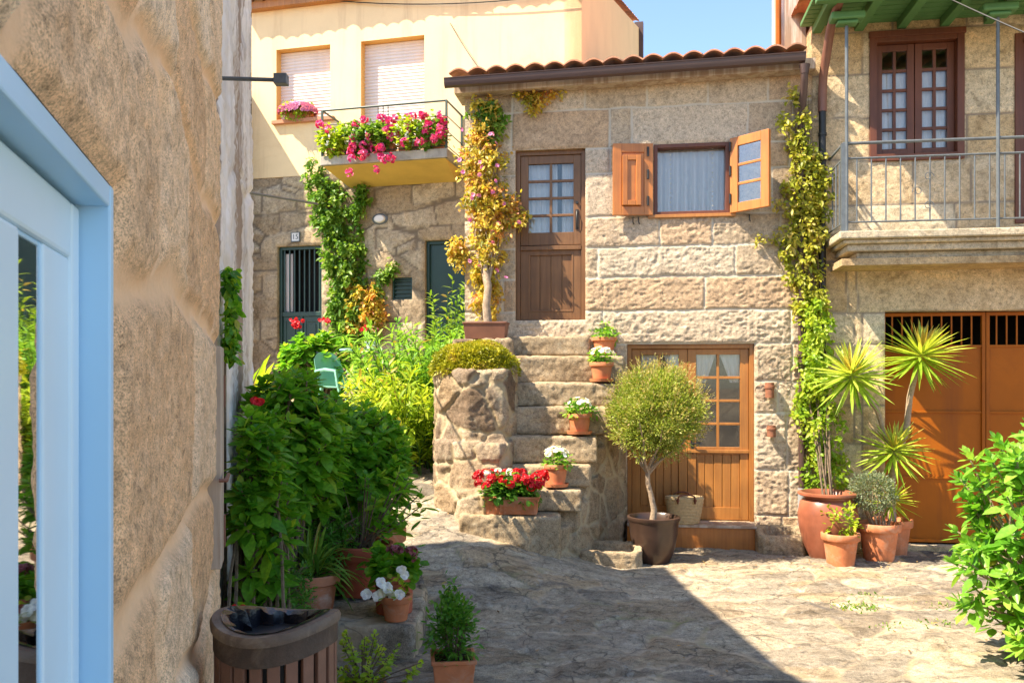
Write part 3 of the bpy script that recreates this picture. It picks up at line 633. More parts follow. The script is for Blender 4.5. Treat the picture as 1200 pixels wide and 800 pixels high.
# lower double door
b = MB(); frame_rect(b, FF, ld[0]+.002, ld[1]-.002, ld[2]+.002, ld[3]-.002, -.15, -.03, .045, False); mid = sx(806)
b.build('door_frame', M['wl2'], cot, bevel=.003)
lz = lambda py: zc(py, 840)
for (a0, a1, mt) in ((ld[0]+.05, mid-.002, 'wd'), (mid+.002, ld[1]-.05, 'wl2')):
    lf2 = glazed_leaf(cot, FF, a0, a1, ld[2]+.008, ld[3]-.05, -.06, M['wl2'], 2, 4, (lz(524), lz(415)), .09, 'door', 'boards')
    MB().box(a0+.0, a1-.0, -.06, -.035, lz(531), lz(527), FF).build('rail', M['wl2'], lf2, bevel=.004)
    for (c0, c1, tp) in ((.1, .3, .5), (.34, .56, -.5)):
        curtain_mesh(cot, FF, a0+c0, a0+c1, lz(448), lz(414), -.12, .012, 3, tp)
lever(lf2, FF, mid+.05, lz(520), -.06, side=1)
b = MB(); b.box(sx(735), sx(887, .3), .0, .30, .235, .262, FF); b.build('threshold', M['wg'], cot, bevel=.006)
b = MB(); b.box(sx(735), sx(887, .28), .0, .27, -.05, .233, FF); b.build('step_board', M['wl'], cot, bevel=.004)

# ================================================================== RIGHT HOUSE
hs0, hs1 = cs1+.006, FF.s(1200)+3.0
rh = thing('stone_house', 'granite house with green eaves, iron railed balcony and rust orange garage door', 'building', tuple(FF.P(hs0+2, 0, 0)))
ga = (sx(1037), sx(1037)+2.75, .05, zc(364, 1100)); w1 = (sx(1021), sx(1127), zc(188, 1075), zc(43, 1075)); w2 = (sx(1189), sx(1189)+.95, zc(262, 1190), zc(40, 1190))
zr = lambda py: zc(py, 1100)
jr = random.Random(4); rows = []
ys = [-20, 34, 84, 135, 185, 238, 272, 305, 365, 402, 440, 476, 520, 560, 606, 660]
for i, (a, c) in enumerate(zip(ys[:-1], ys[1:])):
    js = [sx(984+8*(i % 3))] if 6 <= i else []
    q = sx(960)+(.5 if i % 2 else .0)
    if i < 6:
        while q < hs1: js.append(q+jr.uniform(-.1, .1)); q += jr.uniform(.7, 1.25)
    else: js += [sx(1010)] if i > 7 else [sx(1004), sx(1300)]
    rows.append((zr(c), zr(a), js))
stone_wall('wall', FF, hs0, hs1, -.1, 5.5, [ga+(.17,), w1+(.12,), w2+(.12,)], pat_rows(rows, 15, .01), M['rh'], rh, jw=.009, depth=.008, rough=lambda s, z: .006+.004*(z < 2), res=.02, bulge=.006)
b = MB(); b.box(hs0, hs0+.3, -7, -.02, -.1, 5.5, FF); b.box(hs1-.3, hs1, -7, -.02, -.1, 5.5, FF); b.box(hs0+.3, hs1-.3, -7, -6.7, -.1, 5.5, FF); b.build('outer_wall', M['rh'], rh)
b = MB(); b.box(hs0+.3, hs1-.3, -6.6, -.3, 2.9, 3.0, FF); b.box(hs0+.3, hs1-.3, -2.3, -2.2, -.1, 5.4, FF); b.build('inner_room', M['dark'], rh)
# white rendered strip with a drainpipe above the cottage roof
b = MB(); b.box(sx(921), hs0-.004, -.9, -.30, 4.9, 6.6, FF); b.build('gable_strip', M['white'], rh)
b = MB(); b.tube([(sx(918), -.3, 5.0), (sx(918), -.3, 6.6)], .03, 8, FF); b.build('drainpipe', M['rust'], rh, True)
def french(o, nm):
    b = MB(); s0, s1, z0, z1 = o[:4]; frame_rect(b, FF, s0-.02, s1+.02, z0-.0, z1+.02, -.11, .03, .07); f = b.build('french_window', M['wr'], rh, bevel=.004)
    m = (s0+s1)/2; H = z1-z0
    for a0, a1 in ((s0+.052, m-.004), (m+.004, s1-.052)):
        glazed_leaf(rh, FF, a0, a1, z0+.07, z1-.055, -.05, M['wr'], 2, 5, (z0+.14, z1-.12), .07, 'casement', None, muntin=.03)
        curtain_mesh(rh, FF, a0+.05, a1-.04, z0+.1, z0+H*.74, -.13, .01, 5)
    MB().box(s0-.03, s1+.03, -.04, .05, z1-.0, z1+.06, FF).build('lintel_board', M['wr'], f, bevel=.004)
french(w1, 1)
s0, s1, z0, z1 = w2; b = MB(); frame_rect(b, FF, s0, s1, z0, z1, -.12, .02, .07); b.build('balcony_door_frame', M['wr'], rh, bevel=.004)
glazed_leaf(rh, FF, s0+.07, s1-.07, z0+.02, z1-.07, -.05, M['wr'], 2, 4, (z0+.85, z1-.16), .09, 'balcony_door', 'panel')
curtain_mesh(rh, FF, s0+.1, s1-.1, z0+.8, z1-.3, -.13, .01, 7)
# balcony
pj = .62; bs0 = sx(984, pj); bs1 = hs1-.4; zt = FF.at(1100, 268, pj)[1]
b = MB()
for (h, z0_, z1_, ins) in ((pj, -.075, 0, 0), (pj-.05, -.115, -.076, .05), (pj-.10, -.185, -.116, .10), (pj-.18, -.25, -.186, .2)): b.box(bs0+ins, bs1, 0, h, zt+z0_, zt+z1_, FF)
sl = b.build('balcony_slab', M['slab'], rh, bevel=.012)
MB().box(bs0+.05, bs1, -.02, .5, zt-.32, zt-.252, FF).build('balcony_bracket_course', M['rh'], rh)
rt = FF.at(1100, 163, pj)[1]; r2 = FF.at(1100, 181, pj)[1]; rb = FF.at(1100, 257, pj)[1]; hh = pj-.04
b = MB(); b.tube([(bs0+.04, 0, rt-.005), (bs0+.04, hh, rt), (bs1, hh, rt)], .016, 8, FF)
b.tube([(bs0+.04, 0, r2), (bs0+.04, hh, r2), (bs1, hh, r2)], .011, 8, FF); b.tube([(bs0+.04, 0, rb), (bs0+.04, hh, rb), (bs1, hh, rb)], .009, 8, FF)
b.box(bs0+.02, bs0+.06, hh-.02, hh+.02, zt, rt, FF)
ra = b.build('railing', M['iron'], rh, True)
s_ = bs0+.04+.13; 
while s_ < min(bs1, bs0+4.6):
    MB().tube([(s_, hh, rb), (s_, hh, r2)], .0075, 6, FF).build('baluster', M['iron'], ra, True); s_ += .135
for k in (1, 2, 3): MB().tube([(bs0+.04, hh*k/4, rb), (bs0+.04, hh*k/4, r2)], .0075, 6, FF).build('baluster', M['iron'], ra, True)
# scroll ornament behind the balusters
b = MB(); cs_ = sx(1083, pj); 
for sg, zz in ((1, -.02), (-1, .12), (1, .26)):
    b.tube([(cs_+sg*(.05+.05*math.cos(t)*(1-t/9)), hh+.012, rb+.16+zz+.05*math.sin(t)*(1-t/9)) for t in np.linspace(0, 6.2, 18)], .004, 5, FF)
b.build('scroll', M['iron'], ra, True)
# eave
ez = 5.36; eh = .95; b = MB(); b.box(hs0-.12, hs1, 0, eh, ez+.12, ez+.15, FF); ev = b.build('eave_soffit', M['greenp'], rh)
b = MB()
for k in range(8): b.box(hs0-.12, hs1, .005+k*.105, .098+k*.105, ez+.108, ez+.1185, FF)
b.build('soffit_boards', M['greenp'], ev, bevel=.003)
b = MB(); b.hexa([(hs0-.14, eh-.12, ez-.02), (hs1, eh-.12, ez-.02), (hs0-.14, eh-.03, ez-.02), (hs1, eh-.03, ez-.02), (hs0-.14, eh-.12, ez+.10), (hs1, eh-.12, ez+.10), (hs0-.14, eh-.03, ez+.10), (hs1, eh-.03, ez+.10)], FF)
b.box(hs0-.15, hs1, eh-.0, eh+.03, ez+.07, ez+.24, FF); b.build('eave_beam', M['greenp'], rh, bevel=.008)
s_ = hs0+.0
while s_ < hs1-.1:
    MB().box(s_, s_+.09, .005, eh-.122, ez+.03, ez+.118, FF).build('rafter', M['greenp'], ev, bevel=.006); s_ += .42
for q in (sx(993, pj), sx(1171, pj)):
    b = MB(); b.prism([(q-.17, 0), (q+.17, 0)][:0] or [(q-.16, hh-.05), (q+.16, hh-.05), (q+.16, hh+.1), (q-.16, hh+.1)], ez-.10, ez-.022, FF); b.prism([(q-.1, hh-.04), (q+.1, hh-.04), (q+.1, hh+.08), (q-.1, hh+.08)], ez-.14, ez-.102, FF)
    b.build('corbel', M['greenp'], rh, bevel=.02)
    MB().tube([(q, hh+.01, zt), (q, hh+.01, ez-.14)], .017, 8, FF).build('iron_post', M['iron'], rh, True)
tile_roof('roof', rh, FF, hs0-.16, hs1, 8, eh+.1, ez+.27, ez+.27, .06)
dp = sx(962)
b = MB(); b.tube([(dp+.03, .9, 5.5), (dp+.02, .35, 5.3), (dp, .10, 4.9), (dp, .07, 4.7), (dp, .07, 4.55)], .045, 12, FF); b.build('copper_downspout', M['plast'], rh, True)
b = MB(); b.tube([(dp, .07, 4.6), (dp, .07, .7)], .036, 12, FF); 
for z in (4.3, 3.3, 2.3, 1.3): b.tube([(dp, .07, z), (dp, .07, z+.03)], .044, 12, FF)
b.build('downspout', M['black'], rh, True)
# garage door
g0, g1, gz0, gz1 = ga; hz = -.135; vz = zc(405, 1100); b = MB(); seam = sx(1155, -.13)
def gleaf(a0, a1):
    b = MB(); b.box(a0, a1, hz-.02, hz-.012, gz0+.02, vz, FF)
    frame_rect(b, FF, a0, a1, gz0+.02, gz1-.01, hz-.03, hz+.012, .035)
    for py in (405, 483, 561): z = zc(py, 1100); b.box(a0+.035, a1-.035, hz-.018, hz+.004, z-.012, z+.012, FF)
    o = b.build('garage_door', M['rust'], rh, bevel=.003)
    s_ = a0+.1
    while s_ < a1-.05: MB().box(s_, s_+.014, hz-.015, hz-.003, vz, gz1-.045, FF).build('bar', M['rust'], o); s_ += .098
gleaf(g0+.005, seam-.003); gleaf(seam+.003, g1-.005)

# ================================================================== YELLOW HOUSE
ys0, ys1 = YF.s(296), YF.s(682)
yh = thing('yellow_house', 'pale yellow rendered house with shuttered openings over an old stone ground floor', 'building', tuple(YF.P((ys0+ys1)/2, 0, 1.4)))
ya = lambda px, py, h=0: YF.at(px, py, h)
zp = ya(330, 208)[1]
o1 = (ya(325, 60)[0], ya(388, 60)[0], ya(350, 141)[1], ya(350, 57)[1]); o2 = (ya(424, 60)[0], ya(498, 60)[0], ya(460, 178)[1], ya(460, 46)[1])
d1 = (ya(325, 300)[0], ya(377, 300)[0], 1.55, ya(350, 288)[1]); d2 = (ya(498, 300)[0], ya(552, 300)[0], 1.6, ya(520, 281)[1]); v1 = (ya(459, 300)[0], ya(483, 300)[0], ya(470, 351)[1], ya(470, 325)[1])
def plaster_wall():
    S_ = sorted({ys0, ys1, o1[0], o1[1], o2[0], o2[1]}); Z_ = sorted({zp, 8.0, o1[2], o1[3], o2[2], o2[3]}); b = MB()
    for a, c in zip(S_[:-1], S_[1:]):
        for e, f in zip(Z_[:-1], Z_[1:]):
            ms, mz = (a+c)/2, (e+f)/2
            if any(o[0] < ms < o[1] and o[2] < mz < o[3] for o in (o1, o2)): continue
            b.add(YF.arr([(a, .03, e), (c, .03, e), (c, .03, f), (a, .03, f)]), [(0, 1, 2, 3)])
    b.add(YF.arr([(ys0, .03, zp), (ys1, .03, zp), (ys1, -.1, zp), (ys0, -.1, zp)]), [(0, 1, 2, 3)])
    b.build('plaster_wall', M['plas'], yh)
    for o in (o1, o2):
        b = MB(); t = .0; dd = -.17
        for p, q in (((o[0], o[2]), (o[0], o[3])), ((o[0], o[3]), (o[1], o[3])), ((o[1], o[3]), (o[1], o[2])), ((o[1], o[2]), (o[0], o[2]))):
            b.add(YF.arr([(p[0], .03, p[1]), (q[0], .03, q[1]), (q[0], dd, q[1]), (p[0], dd, p[1])]), [(0, 1, 2, 3)])
        b.build('window_reveal', mat_plain('ochre_reveal', (.72, .42, .12), .9, .05, 2), yh)
        n = int((o[3]-o[2])/.05); V = []; F = []
        for i in range(n):
            z = o[2]+(o[3]-o[2])*i/n; zz = (o[3]-o[2])/n
            for (h, q) in ((-.125, z+.002), (-.112, z+zz*.3), (-.112, z+zz*.7), (-.125, z+zz-.001)): V += [(o[0], h, q), (o[1], h, q)]
        V = YF.arr(V); F = [(2*i, 2*i+1, 2*i+3, 2*i+2) for i in range(len(V)//2-1)]
        MB().add(V, F).build('roller_shutter', M['shut'], yh, True)
plaster_wall()
stone_wall('stone_wall', YF, ys0-.1, ys1, 1.0, zp+.002, [d1+(.2,), d2+(.2,), v1+(.15,)], pat_voronoi(.62, .34, .28, 31, .03, 2), M['ys'], yh, jw=.012, depth=.014, rough=lambda s, z: .012+0*s, res=.03)
# returning side wall, back, core
E_ = YF.P(ys1, .03, 0); YS = Frame((E_[0], E_[1]), -YF.n, YF.ex)
b = MB(); b.hexa([(0, -.25, 1.0), (8.3, -.25, 1.0), (0, 0, 1.0), (8.3, 0, 1.0), (0, -.25, 7.7), (8.3, -.25, 10.15), (0, 0, 7.7), (8.3, 0, 10.15)], YS); b.build('side_wall', M['plas2'], yh)
b = MB(); b.box(8.3, 8.42, -.1, .10, 4.0, 10.3, YS); b.build('verge', M['gut'], yh)
b = MB(); b.box(ys0, ys1-.26, -8.2, -8.0, 1.0, 8.0, YF); b.box(ys0-.2, ys0, -8.2, -.02, 1.0, 8.0, YF); b.box(ys0, ys1-.26, -.6, -.55, 1.0, 7.9, YF); b.build('inner_room', M['dark'], yh)
tile_roof('roof', yh, YF, ys0-.2, ys1+.04, 8.6, .26, 7.66, 7.72, .3, .21)
MB().box(ys0, ys1+.1, -.1, .16, 7.56, 7.66, YF).build('cornice', M['wl2'], yh)
# window sill
MB().box(o1[0]-.05, o1[1]+.08, -.02, .10, o1[2]-.06, o1[2]-.002, YF).build('sill', mat_plain('red_sill', (.5, .22, .12), .8, .1, 5), yh, bevel=.006)
# balcony
pj = .8; bs0 = ya(375, 150, pj)[0]; bs1 = ya(524, 150, pj)[0]; zt = ya(455, 178, pj)[1]; zb_ = zt-.13
b = MB(); b.box(bs0, bs1, .03, pj, zb_, zt, YF); b.build('balcony_slab', M['conc'], yh, bevel=.01)
b = MB(); b.hexa([(bs0+.12, .03, zb_-.16), (bs1-.12, .03, zb_-.16), (bs0+.04, pj-.1, zb_-.02), (bs1-.04, pj-.1, zb_-.02), (bs0+.04, .03, zb_-.003), (bs1-.04, .03, zb_-.003), (bs0+.04, pj-.04, zb_-.003), (bs1-.04, pj-.04, zb_-.003)], YF); b.build('balcony_soffit', M['slaby'], yh)
rt = ya(450, 123, pj)[1]; b = MB(); hh = pj-.03
for z in (rt, rt-.21, rt-.42, rt-.63):
    rr = .016 if z == rt else .008; b.tube([(bs0+.02, .03, z), (bs0+.02, hh, z), (bs1-.02, hh, z), (bs1-.02, .03, z)] if z != rt else [(bs0+.02, .03, z), (bs0+.02, hh, z), (bs1-.02, hh, z), (bs1-.02, .03, z)], rr, 6, YF)
yr = b.build('railing', M['irong'], yh, True)
for (s, h) in ((bs0+.02, hh), (bs1-.02, hh), (bs0+.02, .06), (bs1-.02, .06)): MB().box(s-.014, s+.014, h-.014, h+.014, zb_, rt, YF).build('post', M['irong'], yr)
for q in (-.075, 0, .075): MB().tube([((bs0+bs1)/2+q, hh, rt-.63), ((bs0+bs1)/2+q, hh, rt)], .007, 6, YF).build('baluster', M['irong'], yr)
# green doors, vent
def green_door(o, bars):
    b = MB(); s0, s1, z0, z1 = o[:4]; zm = z1-(z1-z0)*.47; frame_rect(b, YF, s0, s1, z0, z1, -.14, -.06, .05); b.box(s0+.05, s1-.05, -.13, -.09, z0+.05, zm, YF); m = (s0+s1)/2
    b.box(m-.02, m+.02, -.12, -.07, z0+.05, zm, YF); b.box(s0+.05, s1-.05, -.12, -.07, zm, zm+.07, YF)
    for a0, a1 in ((s0+.08, m-.05), (m+.05, s1-.08)):
        for c0, c1 in ((z0+.5, zm-.06), (z0+.1, z0+.44)): frame_rect(b, YF, a0, a1, c0, c1, -.1, -.08, .03); b.box(a0+.06, a1-.06, -.1, -.078, c0+.06, c1-.06, YF)
    d = b.build('green_door', M['grn'], yh, bevel=.004)
    if bars:
        for i in range(8): q = s0+.08+i*(s1-s0-.16)/7; MB().box(q-.011, q+.011, -.1, -.085, zm+.07, z1-.05, YF).build('bar', M['grn'], d)
        MB().box(s0+.06, s0+.2, -.135, -.13, zm+.08, z1-.1, YF).build('glass_panel', M['shut'], d)
    else: MB().box(s0+.05, s1-.05, -.13, -.1, zm+.07, z1-.05, YF).build('panel', M['grn'], d)
green_door(d1, True); green_door(d2, False)
b = MB(); frame_rect(b, YF, v1[0], v1[1], v1[2], v1[3], -.1, -.03, .025); b.box(v1[0]+.02, v1[1]-.02, -.1, -.08, v1[2]+.02, v1[3]-.02, YF)
for k in range(5): q = v1[2]+.04+k*.06; b.box(v1[0]+.02, v1[1]-.02, -.085, -.05, q, q+.02, YF)
b.build('vent', M['grn'], yh)
# ---- unseen block added to cast shade on the left of the yellow wall
b = MB(); b.box(ys0-4, ys0-.06, -6, .65, 1.0, 6.35, YF); tag(b.build('shade_block', M['ys'], None), 'unseen stone block behind the whitewashed wall, added to shade the yellow house', 'building')

# ================================================================== NEAR HOUSE (left foreground)
nh = thing('near_house', 'warm granite house in the left foreground with a pale blue door', 'building', tuple(NF.P(1.5, 0, 0)))
do = (.30, 1.532, -.05, 2.06)
def near_rough(s, z): return .007+0*s
nr_ = random.Random(9); nrows = []; zs_ = [-.3, .38, .86, 1.30, 1.92, 2.42, 2.95, 3.6, 4.4]
for i_, (a_, b_) in enumerate(zip(zs_[:-1], zs_[1:])):
    q_ = -3+.4*(i_ % 2); js_ = []
    while q_ < 4.2: js_.append(q_+nr_.uniform(-.12, .12)); q_ += nr_.uniform(.55, 1.05)
    nrows.append((a_, b_, js_))
_np = pat_rows(nrows, 61, .012)
def near_pat(s, z):
    P = col3(s, z); return _np(s+.10*vn(P, 1.7, 91).reshape(s.shape)+.03*vn(P, 6, 95).reshape(s.shape), z+.12*vn(P, 1.3, 92).reshape(s.shape)+.03*vn(P, 5, 93).reshape(s.shape))
stone_wall('wall', NF, -3.0, 4.12, -.1, 4.15, [do+(.30,)], near_pat, M['near'], nh, jw=.030, depth=.022, rough=near_rough, res=.015, bulge=.010)
b = MB(); b.box(-3, 4.12, -4.5, -.32, -.1, -.02, NF); b.box(4.0, 4.12, -4.5, -.015, -.1, 4.15, NF); b.box(-3, -2.9, -4.5, -.02, -.1, 4.15, NF); b.box(-2.9, 4.0, -4.5, -4.4, -.1, 4.15, NF); b.build('outer_wall', M['near'], nh)
b = MB(); b.box(-2.9, 4.0, -2.6, -2.5, 0, 4.1, NF); b.box(-2.9, 4.0, -4.4, -.3, 4.05, 4.14, NF); b.build('inner_room', M['dark'], nh)
b = MB(); b.box(do[0], do[1], -.3, .0, -.05, .06, NF); b.build('doorstep', M['step'], nh)
# blue casing (outer frame), sash, glass
b = MB(); ts = do[1]-.002
b.box(ts-.030, ts, -.12, .005, .05, do[3]-.002, NF); b.box(do[0]+.002, ts-.030, -.12, .004, do[3]-.040, do[3]-.002, NF); b.box(do[0]+.002, do[0]+.03, -.12, .028, .05, do[3]-.04, NF)
b.build('door_frame', M['blue'], nh, bevel=.004)
h0 = -.042; sa, sb = do[0]+.034, ts-.034; za, zb2 = .07, do[3]-.046
b = MB(); st = .055; ss = sb-st
b.box(ss, sb, h0-.05, h0, za, zb2, NF); b.box(sa, ss, h0-.05, h0-.001, zb2-.09, zb2, NF); b.box(sa, ss, h0-.05, h0-.001, za, za+.25, NF); b.box(sa, sa+st, h0-.05, h0, za+.25, zb2-.09, NF)
m_ = 1.062; b.box(m_-.10, m_+.10, h0-.05, h0-.004, za+.25, zb2-.09, NF); b.box(1.285, ss, h0-.05, h0-.005, za+.25, zb2-.09, NF)
bd = b.build('blue_door', M['blue2'], nh, bevel=.006)
b = MB()
for a0, a1 in ((sa+st, m_-.10), (m_+.10, 1.285)): frame_rect(b, NF, a0, a1, za+.25, zb2-.09, h0-.045, h0-.008, .008)
b.build('glazing_bead', M['blue'], bd, bevel=.003)
for a0, a1 in ((sa+st, m_-.10), (m_+.10, 1.285)): MB().box(a0+.008, a1-.008, h0-.014, h0-.010, za+.26, zb2-.10, NF).build('pane', M['glassb'], bd)
lever(bd, NF, sa+.06, 1.05, h0, side=1)
# old shutter board at the far corner of the near house
b = MB(); s_ = 3.62
b.box(s_+.1, s_+.30, .0, .056, .94, 1.88, NF); sh = b.build('old_shutter', M['wg'], nh, bevel=.004)
for z in (1.0, 1.62): MB().box(s_+.28, s_+.33, .045, .062, z, z+.14, NF).build('hinge', M['plast'], sh)
MB().tube([(s_+.05, .05, 1.32), (s_+.05, .08, 1.32), (s_+.2, .08, 1.33)], .009, 6, NF).build('latch', M['plast'], sh)
hz0 = 4.15
b = MB(); b.hexa([(-3.1, .02, 4.15), (4.15, .02, 4.15), (-3.1, -4.6, 5.2), (4.15, -4.6, 5.2), (-3.1, .02, 4.2), (4.15, .02, 4.2), (-3.1, -4.6, 5.3), (4.15, -4.6, 5.3)], NF); b.build('roof', M['tile'], nh)

# ---- whitewashed old house
A_ = (-1.60, 4.60); B_ = (-2.10, 6.82); e = np.array([B_[0]-A_[0], B_[1]-A_[1]]); WFm = Frame(A_, e, (e[1], -e[0]))
wl_ = float(np.linalg.norm(e))
wh = thing('whitewashed_house', 'old house gable with flaking whitewash behind the green bushes', 'building', tuple(WFm.P(wl_/2, 0, 0)))
stone_wall('wall', WFm, -.95, wl_, -.1, 4.95, [], pat_voronoi(.5, 1.6, .45, 71, .2, 1.5), M['white'], wh, jw=.03, depth=.010, rough=lambda s, z: .012+0*s, res=.025, bulge=.010, ztop=lambda s: 4.32+(4.9-4.32)*np.clip(s/wl_, 0, 1))
b = MB(); b.hexa([(-.95, -5, -.1), (wl_, -5, -.1), (-.95, -.02, -.1), (wl_, -.02, -.1), (-.95, -5, 4.28), (wl_, -5, 4.88), (-.95, -.02, 4.28), (wl_, -.02, 4.88)], WFm); b.build('outer_wall', M['white'], wh)

# ================================================================== STAIRS
stc = thing('stone_staircase', 'worn outdoor stone steps with rubble side walls climbing to the brown upper door', 'staircase', (.4, 8.2, .2))
STEPS = [(598, 690, 394, 9.17), (600, 731, 417, 8.96), (604, 722, 449, 8.76), (600, 714, 477, 8.56), (598, 700, 511, 8.36), (572, 692, 546, 8.14), (566, 681, 574, 7.93), (546, 656, 605, 7.68)]
sz = [CAMH+(450-y)/1000*d for (_, _, y, d) in STEPS]
fill = MB()
for i, (a, b_, y, d) in enumerate(STEPS):
    xl, xr = wx(a, d), wx(b_, d); z = sz[i]; zn = sz[i+1] if i < 7 else .06
    th = z-zn+.02 if i < 7 else .42
    dep = .36; sk = .03*(i-3.5)
    m = MB(); yl = d+(.07 if i > 4 else .0); back = dep+.1
    m.prism([(xl-.06, yl), (xl+.3*(xr-xl), d+.01*math.sin(i*3)), (xr, d), (xr+.03, d+back), (xl-.02, yl+back)], z-th+.03, [z, z+.0, z-.008, z, z])
    rough_solid('step', m, M['step'], stc, .016, 0, 0, 20+i, rg=.011, sm=2)
    yb = 9.38
    fill.prism([(xl-.05, d+.10), (xr-.03, d+.07), (min(xr+.10, 1.22), d+.25), (min(xr+.26, 1.245), yb-.02*0), (xl+.1, yb)], -.1, z-.13 if i else z-.15)
fl = rough_solid('side_wall', fill, M['rub2'], stc, .017, .40, .020, 11, .8, .015, 1, .010)
m = MB(); m.prism([(-.79, 8.85), (-.74, 8.45), (-.42, 8.18), (-.08, 8.22), (.02, 8.5), (.03, 9.40), (-.60, 9.46)], .0, [1.86, 1.84, 1.85, 1.84, 1.9, 2.1, 2.1])
m.prism([(-.80, 8.9), (-.73, 8.32), (-.42, 8.02), (-.12, 7.92), (-.02, 8.1), (0, 9.3)], .0, 1.16)
m.prism([(-.60, 8.2), (-.45, 7.86), (-.24, 7.78), (-.2, 8.3), (-.5, 8.7)], .0, .72)
m.prism([(-.62, 8.98), (.0, 8.98), (.02, 9.42), (-.58, 9.46)], 1.5, 2.19)
rough_solid('buttress_wall', m, M['rub'], stc, .017, .34, .028, 14, .8, .015, 1, .015)

# troughs
def trough(c, L, Wd, H, yaw, seed, label):
    m = MB(); ca, sa = math.cos(yaw), math.sin(yaw); f = Frame((c[0], c[1]), (ca, sa), (-sa, ca)); t = .07
    def HH(p): return H*(.88+.26*p[1]/Wd)
    def rr(l, w_): return [(-l, -w_*.6), (-l*.8, -w_), (l*.8, -w_), (l, -w_*.6), (l, w_*.6), (l*.8, w_), (-l*.8, w_), (-l, w_*.6)]
    m.prism(rr(L/2, Wd/2), -.02, .06, f); o_, i_ = rr(L/2, Wd/2), rr(L/2-t, Wd/2-t)
    for k in range(8):
        j = (k+1) % 8; m.add(f.arr([(o_[k][0], o_[k][1], 0), (o_[j][0], o_[j][1], 0), (i_[k][0], i_[k][1], 0), (i_[j][0], i_[j][1], 0), (o_[k][0], o_[k][1], HH(o_[k])), (o_[j][0], o_[j][1], HH(o_[j])), (i_[k][0], i_[k][1], HH(i_[k])-.01), (i_[j][0], i_[j][1], HH(i_[j])-.01)]), [(0, 2, 3, 1), (4, 5, 7, 6), (0, 1, 5, 4), (2, 6, 7, 3), (0, 4, 6, 2), (1, 3, 7, 5)])
    o = rough_solid('stone_trough', m, M['step'], None, .011, 0, 0, seed, rg=.009, sm=9)
    return tag(o, label, 'trough')
trough((wx(714, 8.14), 8.16), .62, .36, .20, -.10, 3, 'rounded worn stone trough at the foot of the steps beside the dark brown pot')
trough((wx(915, 8.66), 8.68), .47, .34, .27, -.14, 5, 'square rough stone trough against the wall right of the lower door')

# ================================================================== POTTED THINGS
def soil_pt(loc, h): return np.array([loc[0], loc[1], loc[2]+h])
def small_flowers(loc, r, h, label, flower, nfl, seed, group=None, sp=.12, mt='tc', name='potted_flowers', fh=.10, saucer=True, leafm='Lsh', fs=.028):
    rng = np.random.default_rng(seed); t = thing(name, label, 'potted plant', loc, group)
    if saucer: loc = (loc[0], loc[1], loc[2]+.012)
    pot('p', r, h, M[mt], t, loc, saucer=saucer); c = np.array([loc[0], loc[1], loc[2]+h+fh*.35])
    P, D, v = clumps(rng, c, (sp, sp, fh*.7), 26, 230, .025, .3, .5); leaves('foliage', P, D, rdir(rng, len(P))*.5+Zh, .05, .03, M[leafm], t, OV, .15, .3, rng, v)
    if nfl:
        d = rdir(rng, nfl); d[:, 2] = abs(d[:, 2])*.8+.3; d = unit(d); blossoms('flowers', c+np.array([0, 0, fh*.25])+d*np.array([sp, sp, fh])*(.85+.2*rng.random((nfl, 1))), d+Zh*.3, fs, M[flower], t, rng, 5, 1.15)
    return t
def on_step(px, i, back=.14): d = STEPS[i][3]+back; return (wx(px, d), d, sz[i]+.006)
gp = 'small terracotta pots of white flowers on the steps'
small_flowers(on_step(708, 1, .25), .135, .19, 'terracotta pot of green leaves with few white flowers, highest pot on the steps', 'Fwht', 9, 1, gp, .12)
small_flowers(on_step(705, 2, .10), .125, .20, 'terracotta pot of white flowers on the third step, below the highest pot', 'Fwht', 34, 2, gp, .13)
small_flowers(on_step(679, 4, .10), .125, .20, 'terracotta pot of white flowers halfway down the steps', 'Fwht', 24, 3, gp, .13)
small_flowers(on_step(652, 6, .14), .115, .21, 'terracotta pot with a dense white flower head just above the red window box', 'Fwht', 60, 4, gp, .12)
# red flower box
def trough_box(name, t, fr, s0, s1, h0, h1, z0, z1, mat, ribs=True):
    b = MB(); tp = .02; th = .012
    def ring(e, z): return [(s0-e, h0-e, z), (s1+e, h0-e, z), (s1+e, h1+e, z), (s0-e, h1+e, z)]
    R = ring(-tp, z0)+ring(0, z1-.02)+ring(.008, z1-.02)+ring(.008, z1)+ring(-th, z1)+ring(-th-.004, z1-.04)
    F = [(3, 2, 1, 0)]+[(k*4+i, k*4+(i+1) % 4, (k+1)*4+(i+1) % 4, (k+1)*4+i) for k in range(5) for i in range(4)]+[(20, 21, 22, 23)]
    b.add(fr.arr(R), F); o = b.build('box', mat, t, bevel=.004)
    if ribs:
        b = MB(); n = int((s1-s0)/.036)
        for i in range(1, n): q = s0+(s1-s0)*i/n; b.hexa([(q-.007, h1-tp-.002, z0+.01), (q+.007, h1-tp-.002, z0+.01), (q-.007, h1-tp+.006, z0+.01), (q+.007, h1-tp+.006, z0+.01), (q-.007, h1-.004, z1-.021), (q+.007, h1-.004, z1-.021), (q-.007, h1+.005, z1-.021), (q+.007, h1+.005, z1-.021)], fr)
        b.build('ribs', mat, t)
    b = MB(); b.box(s0+.015, s1-.015, h0+.015, h1-.015, z1-.035, z1-.025, fr); b.build('soil', M['soil'], t); return o
d = STEPS[7][3]+.13; bf = Frame((wx(600, d), d), (1, -.10), (-.10, -1)); z0 = sz[7]+.008
t = thing('flower_box', 'ribbed terracotta box of red geraniums on the lowest stone step', 'flower box', (wx(600, d), d, z0))
trough_box('b', t, bf, -.25, .25, -.09, .09, z0, z0+.165, M['tc']); rng = np.random.default_rng(5)
